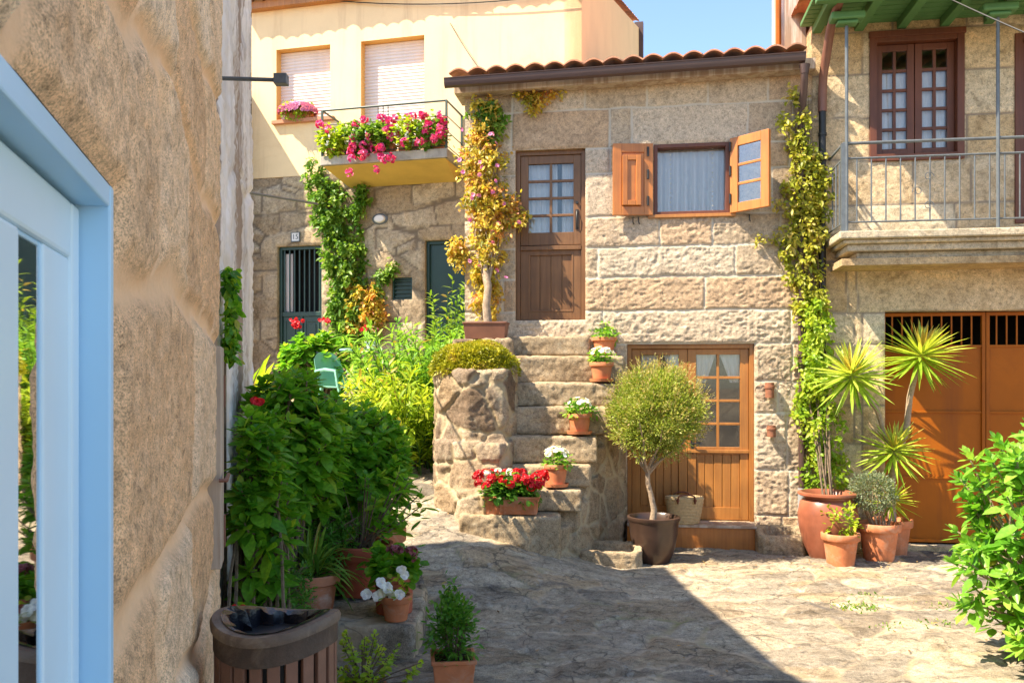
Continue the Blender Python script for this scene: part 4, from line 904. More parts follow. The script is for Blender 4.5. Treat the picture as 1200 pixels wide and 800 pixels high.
c = bf.P(0, 0, z0+.22); P, D, v = clumps(rng, c, (.28, .13, .11), 60, 900, .03, .2, .4); leaves('foliage', P, D, rdir(rng, len(P))*.5+Zh, .055, .045, M['Lfine'], t, RD, .1, .3, rng, v)
q = []; nn = []
for k in range(34):
    a = rng.uniform(-.31, .31); d3 = unit(np.array([a*1.2, rng.uniform(-1, .5), rng.uniform(.1, 1)])); ctr = c+np.array([a, 0, .02])+d3*np.array([.05, .15, .13])
    for j in range(11): o_ = unit(rng.normal(size=3)+d3*.8); q.append(ctr+o_*.033); nn.append(o_)
q = np.array(q); nn = np.array(nn); blossoms('red_flowers', q, nn, .021, M['Fred'], t, rng)
q = []; nn = []
for k in range(5):
    ctr = c+np.array([-.06+rng.normal()*.06, rng.uniform(-.05, .05), .13+rng.random()*.03])
    for j in range(12): o_ = unit(rng.normal(size=3)+Zh*.6); q.append(ctr+o_*.03); nn.append(o_)
blossoms('white_flowers', np.array(q), np.array(nn), .02, M['Fwht'], t, rng)

# moss cushion
rng = np.random.default_rng(8); cc = (wx(557, 8.62), 8.62, 1.96)
n = 14000; d = rdir(rng, n); d[:, 2] = abs(d[:, 2]); d = unit(d); rr = np.array([.43, .36, .24]); lum = 1+.10*fbm(d, 3.2, 3, 3)
P = np.array(cc)+d*rr*lum[:, None]*(.9+.1*rng.random((n, 1))); P[:, 2] -= .06+.10*sst(.25, .4, np.hypot(P[:, 0]-cc[0], P[:, 1]-cc[1]))*rng.random(n)
tt = thing('moss_cushion', 'yellow green cushion of low foliage covering the top of the rubble wall', 'plant', (cc[0], cc[1], 1.86))
leaves('foliage', P, unit(d+rng.normal(size=d.shape)*.6), d, .042, .018, M['Lmoss'], tt, SM, .1, .1, rng, np.clip(.5+1.6*fbm(P, 7, 2, 5)*.4+rng.normal(size=n)*.2, 0, 1))
MB().lathe([(.30, 0), (.33, .06), (.27, .15), (.15, .19), (.001, .20)], (cc[0], cc[1], cc[2]-.06), 28, 1.02, .86).build('mat', M['soil'], tt, True)

# ball tree
tl = (wx(766, 8.28), 8.28, .0); rng = np.random.default_rng(9)
t = thing('potted_ball_tree', 'round clipped myrtle tree on a forked stem in a dark brown glazed pot', 'potted tree', tl)
pot('pot', .245, .44, M['brn'], t, tl, prof=[(.02, 0), (.15, 0), (.16, .01), (.2, .12), (.232, .28), (.24, .39), (.245, .40), (.256, .415), (.256, .44), (.235, .445), (.222, .43), (.21, .36), (.1, .36)], soil=False)
MB().lathe([(.215, .37), (.1, .39), (.001, .395)], tl, 24).build('soil', M['soil'], t, True)
cc = np.array([wx(770, 8.28), 8.28, CAMH+(450-484)/1000*8.28]); b = MB(); x0, y0 = tl[:2]
b.tube([(x0-.01, y0, .37), (x0+.005, y0, .5), (x0-.02, y0, .62), (x0-.055, y0, .76), (x0-.06, y0, .9)], [.036, .03, .026, .024, .022], 9)
for k in range(9):
    a = k*2.4; r = .12+.12*rng.random(); b.tube([(x0-.06, y0, .84+.02*(k % 3)), (x0-.05+r*.5*math.cos(a), y0+r*.5*math.sin(a), .98), (x0+r*1.3*math.cos(a), y0+r*1.3*math.sin(a), 1.16), (x0+r*1.9*math.cos(a), y0+r*1.9*math.sin(a), 1.4)], [.017, .012, .009, .004], 6)
b.build('trunk', M['barkp'], t, True)
P, D, cv = clumps(rng, cc, (.45, .45, .43), 520, 27000, .034, .35, .35); k_ = np.linalg.norm((P-cc)/np.array([.47, .47, .44]), axis=1); P = P+(P-cc)*(.10*fbm(unit(P-cc), 2.3, 3, 3))[:, None]
leaves('crown', P, D, rdir(rng, len(P)), .036, .0125, M['Lball'], t, SM, .1, .0, rng, cv*.9+.15*(k_ > .98))
n = 520; d = rdir(rng, n); d[:, 2] += .35; d = unit(d); P = []; D = []
for k in range(n):
    base = cc+d[k]*.46; ax = unit(d[k]+Zh*.5+rng.normal(size=3)*.2); L = .04+.10*rng.random()*(1 if d[k][2] > 0 else .5)
    for j in range(9): P.append(base+ax*L*j/8); D.append(ax+rng.normal(size=3)*.5)
leaves('shoots', np.array(P), np.array(D), rdir(rng, len(P)), .022, .007, M['Lball'], t, SM, .1, 0, rng, .62+.38*rng.random(len(P)))

# basket
bx = (wx(801, 8.97), 8.93, .263); t = thing('straw_basket', 'woven straw basket with dark handles on the lower door threshold', 'basket', bx); V = []
nr = 17
prof = []
for k in range(nr): z = .012+.26*k/nr; r = .135+.045*(k/nr)**.8; prof += [(r, z), (r+.006, z+.005), (r+.006, z+.010), (r, z+.0145)]
MB().lathe([(.02, 0), (.13, 0)]+prof+[(.178, .287), (.168, .287), (.16, .25), (.12, .03), (.001, .02)], bx, 48, 1.12, .62, .02).build('weave', M['straw'], t, smooth=2)
for sy in (-1, 1): MB().tube([(bx[0]+.09*math.cos(a), bx[1]+sy*(.112+.01*math.sin(a)), bx[2]+.28+.035*math.sin(a)-(.06 if a in (0, math.pi) else 0)) for a in np.linspace(0, math.pi, 9)], .009, 8).build('handle', M['wr'], t, True)
for sx_ in (-.09, .09): MB().lathe([(.001, -.02), (.016, -.01), (.016, .01), (.001, .02)], (bx[0]+sx_, bx[1]-.118, bx[2]+.255), 8).build('toggle', M['wr'], t, True)

# wall lamps
for k, (px, py, hgt, lab) in enumerate(((902, 457, .16, 'upper rusty cylindrical wall light right of the lower door'), (904, 505, .12, 'lower rusty cylindrical wall light right of the lower door'))):
    s, z = FF.at(px, py, .07); p = FF.P(s, .07, z); r = .045
    t = thing('wall_lamp', lab, 'wall lamp', tuple(p), 'rusty wall lights beside the lower door')
    MB().lathe([(r*.9, -hgt/2), (r, -hgt/2), (r*1.0, hgt*.1), (r*1.15, hgt*.12), (r*1.15, hgt*.28), (r, hgt*.3), (r, hgt/2), (r*.85, hgt/2), (r*.85, -hgt*.4)], tuple(p), 18).build('shade', M['rustl'], t, True)
    b = MB(); b.tube([(s, .0, z), (s, .03, z)], .012, 8, FF); b.box(s-.025, s+.025, .0, .01, z-.04, z+.04, FF); b.build('bracket', M['plast'], t)
# dry tendrils on the wall
b = MB(); rng = np.random.default_rng(12)
for k in range(16):
    s, z = FF.at(rng.uniform(890, 925), rng.uniform(412, 460), .02); a = rng.uniform(0, 6); r = rng.uniform(.03, .09)
    b.tube([(s+r*math.cos(a+u*2.5)*(1-u*.3), .022+.012*math.sin(u*5), z+r*math.sin(a+u*2.5)*(1-u*.2)) for u in np.linspace(0, 1.2, 9)], .0035, 4, FF)
tag(b.build('dry_tendrils', M['barkp'], None, True), 'thin dry vine tendrils curling on the wall above the rusty lights', 'vine')

# ---- climbing vine in the big jar
def vine_leaves(rng, fr, path, n, mat, root, L=.06, Wd=.035, thick=.16, name='foliage', gap=.35):
    """path: (px, py, half width px) on the wall"""
    pts = []; 
    for px, py, w_ in path: s, z = fr.at(px, py, .1); pts.append((s, z, w_/1000*np.linalg.norm(fr.P(s, 0, 0))))
    pts = np.array(pts); seg = np.hypot(np.diff(pts[:, 0]), np.diff(pts[:, 1]))*(pts[1:, 2]+pts[:-1, 2]); cum = np.concatenate([[0], np.cumsum(seg)/seg.sum()])
    nc = n//22; u = rng.random(nc); j = np.clip(np.searchsorted(cum, u)-1, 0, len(seg)-1); f = (u-cum[j])/np.maximum(cum[j+1]-cum[j], 1e-6)
    c = pts[j]*(1-f[:, None])+pts[j+1]*f[:, None]; a = rng.random(nc)*6.283; r = np.sqrt(rng.random(nc))
    s = c[:, 0]+np.cos(a)*r*c[:, 2]; z = c[:, 1]+np.sin(a)*r*c[:, 2]*1.2; h = .04+(thick*(1-(r*.8)**2))*rng.random(nc)
    k = rng.integers(0, nc, n); A = np.stack([s[k], h[k], z[k]], 1)+rng.normal(size=(n, 3))*np.array([.035, .022, .04]); A[:, 1] = np.maximum(A[:, 1], .012)
    P = fr.arr(A); D = unit(rng.normal(size=(n, 3))*.7+fr.n*.4+Zh*-.1); U = unit(fr.n*.7+Zh*.6+rng.normal(size=(n, 3))*.4)
    hc = rng.random(nc)[k]
    leaves(name, P, D, U, L*(.6+.8*rng.random(n)), Wd, mat, root, OV, .15, .25, rng, .6*hc+.4*rng.random(n)); return pts
jl = (wx(970, 8.42), 8.42, .0); t = thing('climbing_vine', 'tall yellow green climber rising up the downpipe from a big glazed jar', 'climbing plant', jl)
pot('pot', .28, .64, M['jar'], t, jl, prof=[(.02, 0), (.165, 0), (.17, .01), (.235, .15), (.275, .32), (.285, .44), (.262, .56), (.225, .60), (.225, .615), (.27, .625), (.285, .635), (.285, .655), (.25, .662), (.225, .64), (.2, .58), (.1, .56)], soil=False)
MB().lathe([(.21, .58), (.1, .6), (.001, .605)], jl, 24).build('soil', M['soil'], t, True)
rng = np.random.default_rng(21); b = MB()
for k in range(7):
    a = k*.9; pts_ = [(jl[0]+.05*math.cos(a), jl[1]+.03*math.sin(a), .58)]
    for u in np.linspace(.1, 1, 12):
        px = 962-24*u+14*math.sin(u*6+k)*(1-.3*u); py = 575-470*u; s, z = FF.at(px, py, .10); q = FF.P(s, .07+.05*math.sin(k+u*4), z); f = min(1, u*3.5); pts_.append(tuple(np.array([jl[0]+.04*math.cos(a), jl[1]+.02, z])*(1-f)+q*f))
    b.tube(pts_, np.linspace(.009, .003, len(pts_)), 6)
b.build('stems', M['bark'], t, True)
vine_leaves(rng, FF, [(968, 572, 20), (966, 558, 24), (958, 520, 24), (957, 480, 22), (954, 440, 15), (950, 400, 17), (956, 360, 13)], 3000, M['Lbrt'], t, .055, .032, .42, 'lower_foliage')
vine_leaves(rng, FF, [(952, 370, 13), (946, 330, 20), (940, 300, 18), (936, 265, 29), (944, 230, 27), (950, 210, 20), (940, 180, 13), (930, 150, 19), (932, 122, 12)], 3300, M['Lvg'], t, .055, .032, .24, 'upper_foliage')
vine_leaves(rng, FF, [(932, 285, 4), (905, 282, 3), (888, 279, 2)], 120, M['Lvg'], t, .045, .028, .04, 'runner'); vine_leaves(rng, FF, [(945, 240, 6), (975, 222, 9), (980, 228, 7)], 240, M['Lvg'], t, .05, .03, .08, 'runner')
# ---- creeper left of the brown door
pl = (wx(570, 9.15), 9.13, 2.20); t = thing('flowering_vine', 'autumn tinted flowering climber in a brown planter left of the brown door', 'climbing plant', pl)
trough_box('b', t, Frame(pl, FF.ex, FF.n), -.23, .23, -.10, .12, 2.2, 2.38, M['plast'], False)
rng = np.random.default_rng(22); b = MB()
b.tube([(pl[0]+.02, pl[1], 2.34), (pl[0]+.0, pl[1]+.0, 2.55), (pl[0]+.02, pl[1]+.03, 2.78), (pl[0]-.02, pl[1]+.08, 3.0)], [.05, .045, .04, .025], 10)
for k in range(8):
    pts_ = [(pl[0]+.0, pl[1]+.03, 2.7)]
    for u in np.linspace(.1, 1, 10): s, z = FF.at(572+16*math.sin(k*1.7+u*5)-6*u, 340-225*u, .1); q = FF.P(s, .07+.04*math.sin(k+u*4), z); f = min(1, u*4); pts_.append(tuple(np.array([pl[0], pl[1], z])*(1-f)+q*f))
    b.tube(pts_, np.linspace(.013, .003, len(pts_)), 6)
s, z = FF.at(590, 112, .05); b.tube([FF.P(*(q_[0], .05, q_[1])) for q_ in [FF.at(575, 135), FF.at(590, 113), FF.at(612, 104), FF.at(640, 104), FF.at(665, 98)]], .006, 5)
b.build('stems', M['barkp'], t, True)
vine_leaves(rng, FF, [(571, 368, 20), (570, 335, 11), (572, 310, 18), (574, 270, 28), (570, 230, 28), (566, 190, 27), (566, 160, 22), (568, 130, 18)], 3900, M['Lvy'], t, .055, .03, .22)
vine_leaves(rng, FF, [(560, 135, 12), (580, 130, 16), (584, 155, 12)], 500, M['Liv'], t, .055, .034, .12, 'green_foliage'); vine_leaves(rng, FF, [(612, 105, 5), (620, 112, 13), (628, 122, 9), (645, 104, 4), (665, 99, 2)], 520, M['Lvy'], t, .05, .03, .10, 'tendril_foliage')
vine_leaves(rng, FF, [(545, 285, 8), (534, 290, 12), (540, 310, 6)], 420, M['Lvy'], t, .05, .03, .1, 'side_shoot'); vine_leaves(rng, FF, [(598, 270, 8), (608, 268, 9), (600, 230, 5)], 300, M['Lvy'], t, .05, .03, .14, 'side_shoot')
nb = 30; pp = []
for k in range(nb): s, z = FF.at(rng.normal(572, 16), rng.uniform(150, 330), .2+.08*rng.random()); pp.append(FF.P(s, .2+.08*rng.random(), z))
blossoms('pink_flowers', np.array(pp), FF.n+rng.normal(size=(nb, 3))*.6, .028, M['Flil'], t, rng)

# ---- yellow house creeper
t = thing('wall_creeper', 'green creeper climbing the old stone wall beside the dark green barred door', 'climbing plant', tuple(YF.P(YF.s(410), .1, 1.5))); rng = np.random.default_rng(23); b = MB()
for k in range(5): b.tube([YF.P(YF.at(px+5*math.sin(k*2+i), py)[0], .06, YF.at(px, py)[1]) for i, (px, py) in enumerate([(412, 430), (410, 385), (404, 340), (398, 290), (388, 240), (372, 205)])], .012, 5)
b.build('stems', M['bark'], t, True)
vine_leaves(rng, YF, [(366, 196, 8), (372, 212, 12), (384, 235, 20), (395, 265, 27), (400, 295, 28), (404, 325, 22), (410, 350, 28), (415, 385, 34)], 5200, M['Liv'], t, .07, .045, .3)
vine_leaves(rng, YF, [(425, 215, 6), (421, 240, 9), (415, 262, 10)], 500, M['Liv'], t, .07, .045, .14); vine_leaves(rng, YF, [(440, 355, 6), (446, 325, 6), (458, 314, 6), (465, 330, 5)], 420, M['Liv'], t, .06, .04, .1)
vine_leaves(rng, YF, [(420, 350, 20), (430, 362, 26), (425, 380, 22)], 1400, M['Lvy'], t, .08, .04, .3, 'fading_foliage')

# ---- balcony and sill flowers on the yellow house
rng = np.random.default_rng(24); zt_y = YF.at(455, 178, .8)[1]; B0 = YF.at(378, 150, .8)[0]; B1 = YF.at(520, 150, .8)[0]; nbx = 5; mats = ['Fwht', 'Fpnk', 'Fpnk', 'Fwht', 'Fpnk']
labs = ['window box of yellow green leaves, leftmost on the yellow house balcony', 'window box of trailing pink geraniums, second from left on the balcony', 'window box with the longest hanging pink geraniums, middle of the balcony', 'window box of pale leaves with a magenta top cluster, fourth along the balcony', 'window box of magenta geraniums, rightmost on the yellow house balcony']
for k in range(nbx):
    a0 = B0+(B1-B0)*k/nbx+.03; a1 = B0+(B1-B0)*(k+1)/nbx-.03; cs = (a0+a1)/2; t = thing('balcony_flower_box', labs[k], 'flower box', tuple(YF.P(cs, .70, zt_y)), 'flower boxes along the yellow house balcony')
    trough_box('b', t, YF, a0, a1, .60, .76, zt_y+.004, zt_y+.13, M['tc'], False); c = YF.P(cs, .74, zt_y+.23)
    P, D, v = clumps(rng, c, (.22, .18, .2), 40, 850, .04, .3, .2); leaves('foliage', P, D, rdir(rng, len(P))*.5+Zh, .06, .045, M['Lbrt' if k in (0, 3) else 'Liv'], t, RD, .1, .3, rng, v)
    q = []; nn = []; cnt = [5, 15, 17, 9, 16][k]
    for j in range(cnt):
        cx = cs+rng.uniform(-.24, .24); zz = zt_y+rng.uniform(.05, .48); hh_ = .72+rng.uniform(.04, .22)
        if k in (1, 2) and j < 7: zz = zt_y-rng.uniform(-.05, .28); hh_ = .85+rng.uniform(0, .1); cx = (YF.at(452, 190, .8)[0] if k == 2 else YF.at(418, 180, .8)[0])+rng.uniform(-.14, .2)
        ctr = YF.P(cx, hh_, zz)
        for l in range(9): o_ = unit(rng.normal(size=3)+YF.n*.6); q.append(ctr+o_*.045); nn.append(o_)
    blossoms('flowers', np.array(q), np.array(nn), .033, M['Fpnk'], t, rng)
    if k in (0, 1, 3): qq = c+rdir(rng, 70)*np.array([.2, .2, .16])*1.05; blossoms('white_flowers', qq, YF.n+rng.normal(size=(70, 3))*.5, .022, M['Fwht'], t, rng)
sl, szz = YF.at(350, 139, .05); t = thing('sill_flowers', 'mound of lilac pink flowers on the sill of the shuttered window', 'flower box', tuple(YF.P(sl, .02, szz)))
trough_box('b', t, YF, sl-.2, sl+.2, -.07, .08, YF.at(350, 141)[1]+.003, YF.at(350, 141)[1]+.10, M['tc'], False); c = YF.P(sl, .08, szz+.12)
P, D, v = clumps(rng, c, (.3, .14, .12), 30, 500, .03, .3, .2); leaves('foliage', P, D, rdir(rng, len(P))+Zh, .05, .03, M['Lbrt'], t, RD, .1, .3, rng, v)
d = rdir(rng, 520); d[:, 2] = abs(d[:, 2])*1.0-.25; blossoms('flowers', c+d*np.array([.30, .17, .15]), d, .03, M['Flil'], t, rng)

# ---- small things on the old wall
s, z = YF.at(347, 278, .02); t = thing('house_number_plate', 'small white number plate above the dark green barred door', 'number plate', tuple(YF.P(s, .03, z)))
b = MB(); b.box(s-.07, s+.07, .03, .045, z-.07, z+.07, YF); b.build('plate', M['wpot'], t, bevel=.004)
b = MB(); frame_rect(b, YF, s-.075, s+.075, z-.075, z+.075, .028, .052, .012); b.build('plate_rim', M['iron'], t)
cu = bpy.data.curves.new('digits', 'FONT'); cu.body = '15'; cu.size = .11; cu.align_x = 'CENTER'; cu.align_y = 'CENTER'; cu.extrude = .003
to = bpy.data.objects.new('digits', cu); C.objects.link(to); dg = bpy.context.evaluated_depsgraph_get(); tm = bpy.data.meshes.new_from_object(to.evaluated_get(dg)); bpy.data.objects.remove(to)
tm.transform(Matrix.Translation(Vector(YF.P(s, .048, z))) @ Matrix.Rotation(YF.yaw(), 4, 'Z') @ Matrix.Rotation(math.radians(90), 4, 'X')); link('digits', tm, M['iron'], t)
s, z = YF.at(446, 257, .02); t = thing('oval_wall_light', 'small oval bulkhead light on the old stone wall under the balcony', 'wall lamp', tuple(YF.P(s, .03, z)))
lf_ = [(.001, .045), (.06, .04), (.085, .02), (.09, 0)]; V = []
def oval(r0, hgt, mt, nm):
    V = []; k = 24; P_ = [(1, 0), (1, hgt*.5), (.8, hgt*.9), (.001, hgt)]
    for (r, h) in P_: V += [(s+r0*1.5*r*math.cos(6.2832*j/k), .03+h, z+r0*r*math.sin(6.2832*j/k)) for j in range(k)]
    F = [(i*k+j, i*k+(j+1) % k, (i+1)*k+(j+1) % k, (i+1)*k+j) for i in range(3) for j in range(k)]; MB().add(YF.arr(V), F).build(nm, M[mt], t, True)
oval(.085, .03, 'iron', 'base'); oval(.062, .06, 'wpot', 'lens')
# iron brackets and cables
b = MB(); z = CAMH+(450-92)/1000*4.7; x0 = wx(262, 4.7); b.tube([(x0-.12, 4.72, z+.01), (wx(333, 4.7), 4.7, z-.01)], .012, 6); b.box(wx(322, 4.7), wx(337, 4.7), 4.67, 4.73, z-.035, z+.02); b.build
o = b.build('wall_bracket', M['iron'], None, bevel=.002); tag(o, 'grey iron bar sticking out from the top of the whitewashed wall', 'bracket')
b = MB(); z = CAMH+(450-238)/1000*7.2; b.tube([(wx(292, 6.9), 6.9, z+.02), (wx(372, 9.0), 9.0, CAMH+(450-239)/1000*9.0)], .012, 6)
tag(b.build('iron_rod', M['iron'], None, True), 'thin dark rod running from the whitewashed wall towards the green creeper', 'rod')
def cable(p, q, sag, lab, r=.005, n=16):
    p, q = np.array(p), np.array(q); b = MB(); b.tube([tuple(p+(q-p)*u-Zh*sag*4*u*(1-u)) for u in np.linspace(0, 1, n)], r, 5); return tag(b.build('cable', M['black'], None, True), lab, 'cable')
cable((wx(1105, 8.0), 8.0, CAMH+.455*8.0), (wx(1330, 6), 6, CAMH+.36*6), .02, 'thin cable slanting across the green eave', .006)
cable(YF.P(YF.s(300), .05, YF.at(300, -10)[1]), YF.P(YF.s(700), .12, YF.at(700, -8)[1]), .22, 'slack cable hanging under the eave of the yellow house', .008)

s_, z_ = YF.at(528, 28, .02); cable(YF.P(s_, .04, z_), FF.P(FF.s(574), .2, 5.02), .03, 'thin cable dropping from the yellow wall to the cottage roof', .006)
# ================================================================== YUCCA AND POTS, RIGHT
def yucca_head(name, t, c, ax, n, L, Wd, rng, mat='Lyuc'):
    ax = unit(np.array(ax, float)); u = unit(np.cross(ax, [.2, .9, .1])); v = np.cross(ax, u); P = []; D = []; LL = []
    for k in range(n):
        f = k/n; e = math.radians(15+115*f**.9+rng.normal()*5); a = k*2.39996; P.append(c-ax*.09*f); D.append(ax*math.cos(e)+(u*math.cos(a)+v*math.sin(a))*math.sin(e)); LL.append(L*(.75+.35*math.sin(f*3.0))*(.85+.25*rng.random()))
    D = unit(np.array(D)); leaves(name, np.array(P), D, unit(ax+rng.normal(size=D.shape)*.15), np.array(LL), Wd, M[mat], t, LN, .25, .10, rng, np.clip(1-.75*np.arange(n)/n+rng.normal(size=n)*.12, 0, 1))
yl = (wx(1046, 8.62), 8.62, .0); rng = np.random.default_rng(31)
t = thing('potted_yucca', 'branching yucca with three spiky heads in a terracotta pot by the garage door', 'potted plant', yl)
pot('p', .19, .36, M['tc'], t, yl)
def PW(px, py, d): return (wx(px, d), d, CAMH+(450-py)/1000*d)
b = MB(); root_ = (yl[0], yl[1], .3); fk = PW(1046, 545, 8.6)
b.tube([root_, PW(1044, 575, 8.62), fk, PW(1062, 505, 8.62), PW(1066, 465, 8.6), PW(1076, 425, 8.58)], [.042, .038, .036, .032, .03, .028], 9)
b.tube([fk, PW(1040, 520, 8.6), PW(1028, 480, 8.55), PW(1005, 452, 8.5)], [.03, .026, .024, .022], 8); b.tube([fk, PW(1049, 530, 8.5)], [.03, .028], 8); b.build('trunk', M['barkp'], t, True)
yucca_head('leaf_head', t, np.array(PW(1080, 412, 8.55)), (.15, -.25, 1), 110, .46, .036, rng); yucca_head('leaf_head', t, np.array(PW(997, 436, 8.45)), (-.35, -.45, .9), 110, .44, .034, rng)
yucca_head('leaf_head', t, np.array(PW(1048, 524, 8.45)), (.05, -.4, 1), 84, .38, .032, rng)
gl = (wx(1030, 8.33), 8.33, .0); t = thing('potted_santolina', 'terracotta pot with a silvery round cushion plant and small yellow green yucca', 'potted plant', gl)
pot('p', .20, .37, M['tc'], t, gl); c = np.array(PW(1023, 576, 8.3)); n = 3600; d = rdir(rng, n); P = c+d*np.array([.22, .21, .19])*(.6+.4*rng.random((n, 1)))*(1+.15*vn(d, 3, 2)[:, None])
leaves('grey_foliage', P, unit(d+rng.normal(size=d.shape)*.5), rdir(rng, n), .032, .010, M['Lgry'], t, SM, .1, 0, rng)
b = MB()
for k in range(14): a = k*2.4; b.tube([(gl[0]+.06*math.cos(a), gl[1]+.05*math.sin(a), .31), (c[0]+.1*math.cos(a), c[1]+.08*math.sin(a), c[2]-.12), (c[0]+.15*math.cos(a), c[1]+.12*math.sin(a), c[2])], [.009, .006, .003], 5)
b.build('stems', M['barkp'], t, True)
yucca_head('small_leaf_head', t, np.array(PW(1048, 582, 8.28)), (.3, -.3, 1), 46, .26, .022, rng, 'Lbrt')
MB().tube([(gl[0]+.08, gl[1], .32), PW(1048, 590, 8.28)], .014, 7).build('yucca_stem', M['barkp'], t, True)
small_flowers((wx(985, 8.1), 8.10, .0), .178, .31, 'terracotta pot with bushy light green foliage in front of the big glazed jar', 'Fwht', 0, 33, None, .17, 'tc', 'potted_shrub', .26, False, 'Lbrt')

# ---- leafy shrub, right foreground
rng = np.random.default_rng(41); sb = (wx(1205, 5.3)+.25, 5.3, .0); t = thing('leafy_shrub', 'glossy green shrub at the right edge of the courtyard', 'shrub', sb)
tips = []; ax = []; b = MB()
c = np.array([wx(1240, 5.2), 5.25, .84])
for k in range(150):
    d = unit(rng.normal(size=3)+np.array([-.35, -.3, .15])); r = (.45+.55*rng.random()**.5); p = c+d*np.array([.62, .55, .74])*r
    if p[2] < .12 or k % 5 == 0: p[2] = .14+.3*rng.random()
    tips.append(p); ax.append(unit(d*.7+Zh*.7+rng.normal(size=3)*.25)); m_ = (p+np.array(sb))/2+np.array([0, 0, .1]); b.tube([tuple(np.array(sb)+rng.normal(size=3)*np.array([.08, .08, 0])), tuple(m_+rng.normal(size=3)*.08), tuple(p)], [.014, .009, .005], 5)
b.build('stems', M['barkp'], t, True)
rosettes('foliage', tips, ax, 13, .128, .054, M['Lsh'], t, rng, OV, (15, 95), .18, .16, .10)

# ================================================================== LEFT BORDER
rng = np.random.default_rng(51)
def bigbush(name, label, base, c, r, n, L, Wd, mat, nl=9, seed=1, bias=(0, 0, 0), el=(30, 95), droop=.35, keep=None, cat='shrub', stemc=None, prof=OV, gap=.06):
    rng = np.random.default_rng(seed); t = thing(name, label, cat, base); tips = []; ax = []; b = MB(); c = np.array(c)
    while len(tips) < n:
        d = unit(rng.normal(size=3)+np.array(bias)); p = c+d*np.array(r)*(.4+.6*rng.random()**.5)
        if p[0] < (-.283-.278*p[1]+.10) or p[2] < gz(p[0], p[1])+.12 or (p[1] < 6.1 and p[0] > -1.45 and p[2] < .85 and seed == 52): continue
        tips.append(p); ax.append(unit(d*.6+Zh*.8+rng.normal(size=3)*.25))
        if len(tips) % 2 == 0: q = np.array([base[0]+rng.normal()*.12, base[1]+rng.normal()*.18, base[2]-.02]); b.tube([tuple(q), tuple(q*.4+p*.6+np.array([0, 0, .12])-(p-q)*np.array([.2, .2, 0])), tuple(p)], [.012, .009, .005], 5)
    b.build('stems', M['bark'], t, True); rosettes('foliage', tips, ax, nl, L, Wd, M[mat], t, rng, prof, el, droop, .12, gap); return t
t = bigbush('hydrangea_bush', 'tall dark leaved hydrangea beside the near house corner', (-1.60, 5.8, .23), (-1.52, 5.75, 1.26), (.40, .52, .60), 230, .135, .068, 'Lhyd', 10, 52, (.5, -.5, .2), droop=.18)
blossoms('red_flower', np.array([[wx(306, 4.9), 4.85, CAMH-.02*4.9]])+rng.normal(size=(7, 3))*.014, np.array([[.2, -1, .4]]*7)+rng.normal(size=(7, 3))*.3, .026, M['Fred'], t, rng)
bigbush('hydrangea_bush', 'broad hydrangea reaching over the path in front of the garden chair', (-1.60, 6.9, .4), (-1.32, 6.65, 1.03), (.56, .55, .62), 300, .13, .064, 'Lhyd', 10, 53, (.5, -.3, .2), droop=.18)
bigbush('fine_leaved_shrub', 'shrub of small feathery leaves low behind the litter bin', (-1.50, 5.0, .0), (-1.44, 5.0, .45), (.28, .4, .42), 260, .055, .02, 'Lfine', 16, 54, (.3, -.5, .1), (20, 110), .1, None, 'shrub', None, SM, .10)
bigbush('fine_leaved_shrub', 'shrub of small feathery leaves behind the big hydrangea pot', (-1.45, 5.95, .23), (-1.42, 5.95, .60), (.40, .34, .40), 230, .06, .022, 'Lfine', 16, 55, (.3, -.5, .1), (20, 110), .1, None, 'shrub', None, SM, .10)
bigbush('hydrangea_bush', 'narrow hydrangea squeezed against the near house corner above the bin', (-1.46, 4.75, .0), (-1.42, 4.75, .98), (.20, .32, .66), 120, .125, .06, 'Lhyd', 10, 56, (.3, -.4, .2), droop=.2)
# climber on the corner of the near house
t = thing('corner_creeper', 'small dark creeper on the corner of the whitewashed wall', 'climbing plant', (-1.62, 4.9, .25)); P = np.array([WFm.P(.1+rng.normal()*.07, .05+.05*rng.random(), 1.85+.5*rng.random()) for k in range(360)])
leaves('foliage', P, rdir(rng, 360)-Zh*.3, rdir(rng, 360)+Zh, .05, .035, M['Lhyd'], t, OV, .1, .3, rng); b = MB(); b.tube([WFm.P(.1, .04, .25), WFm.P(.08, .04, 1.2), WFm.P(.14, .04, 2.3)], [.012, .01, .004], 6); b.build('stem', M['bark'], t, True)

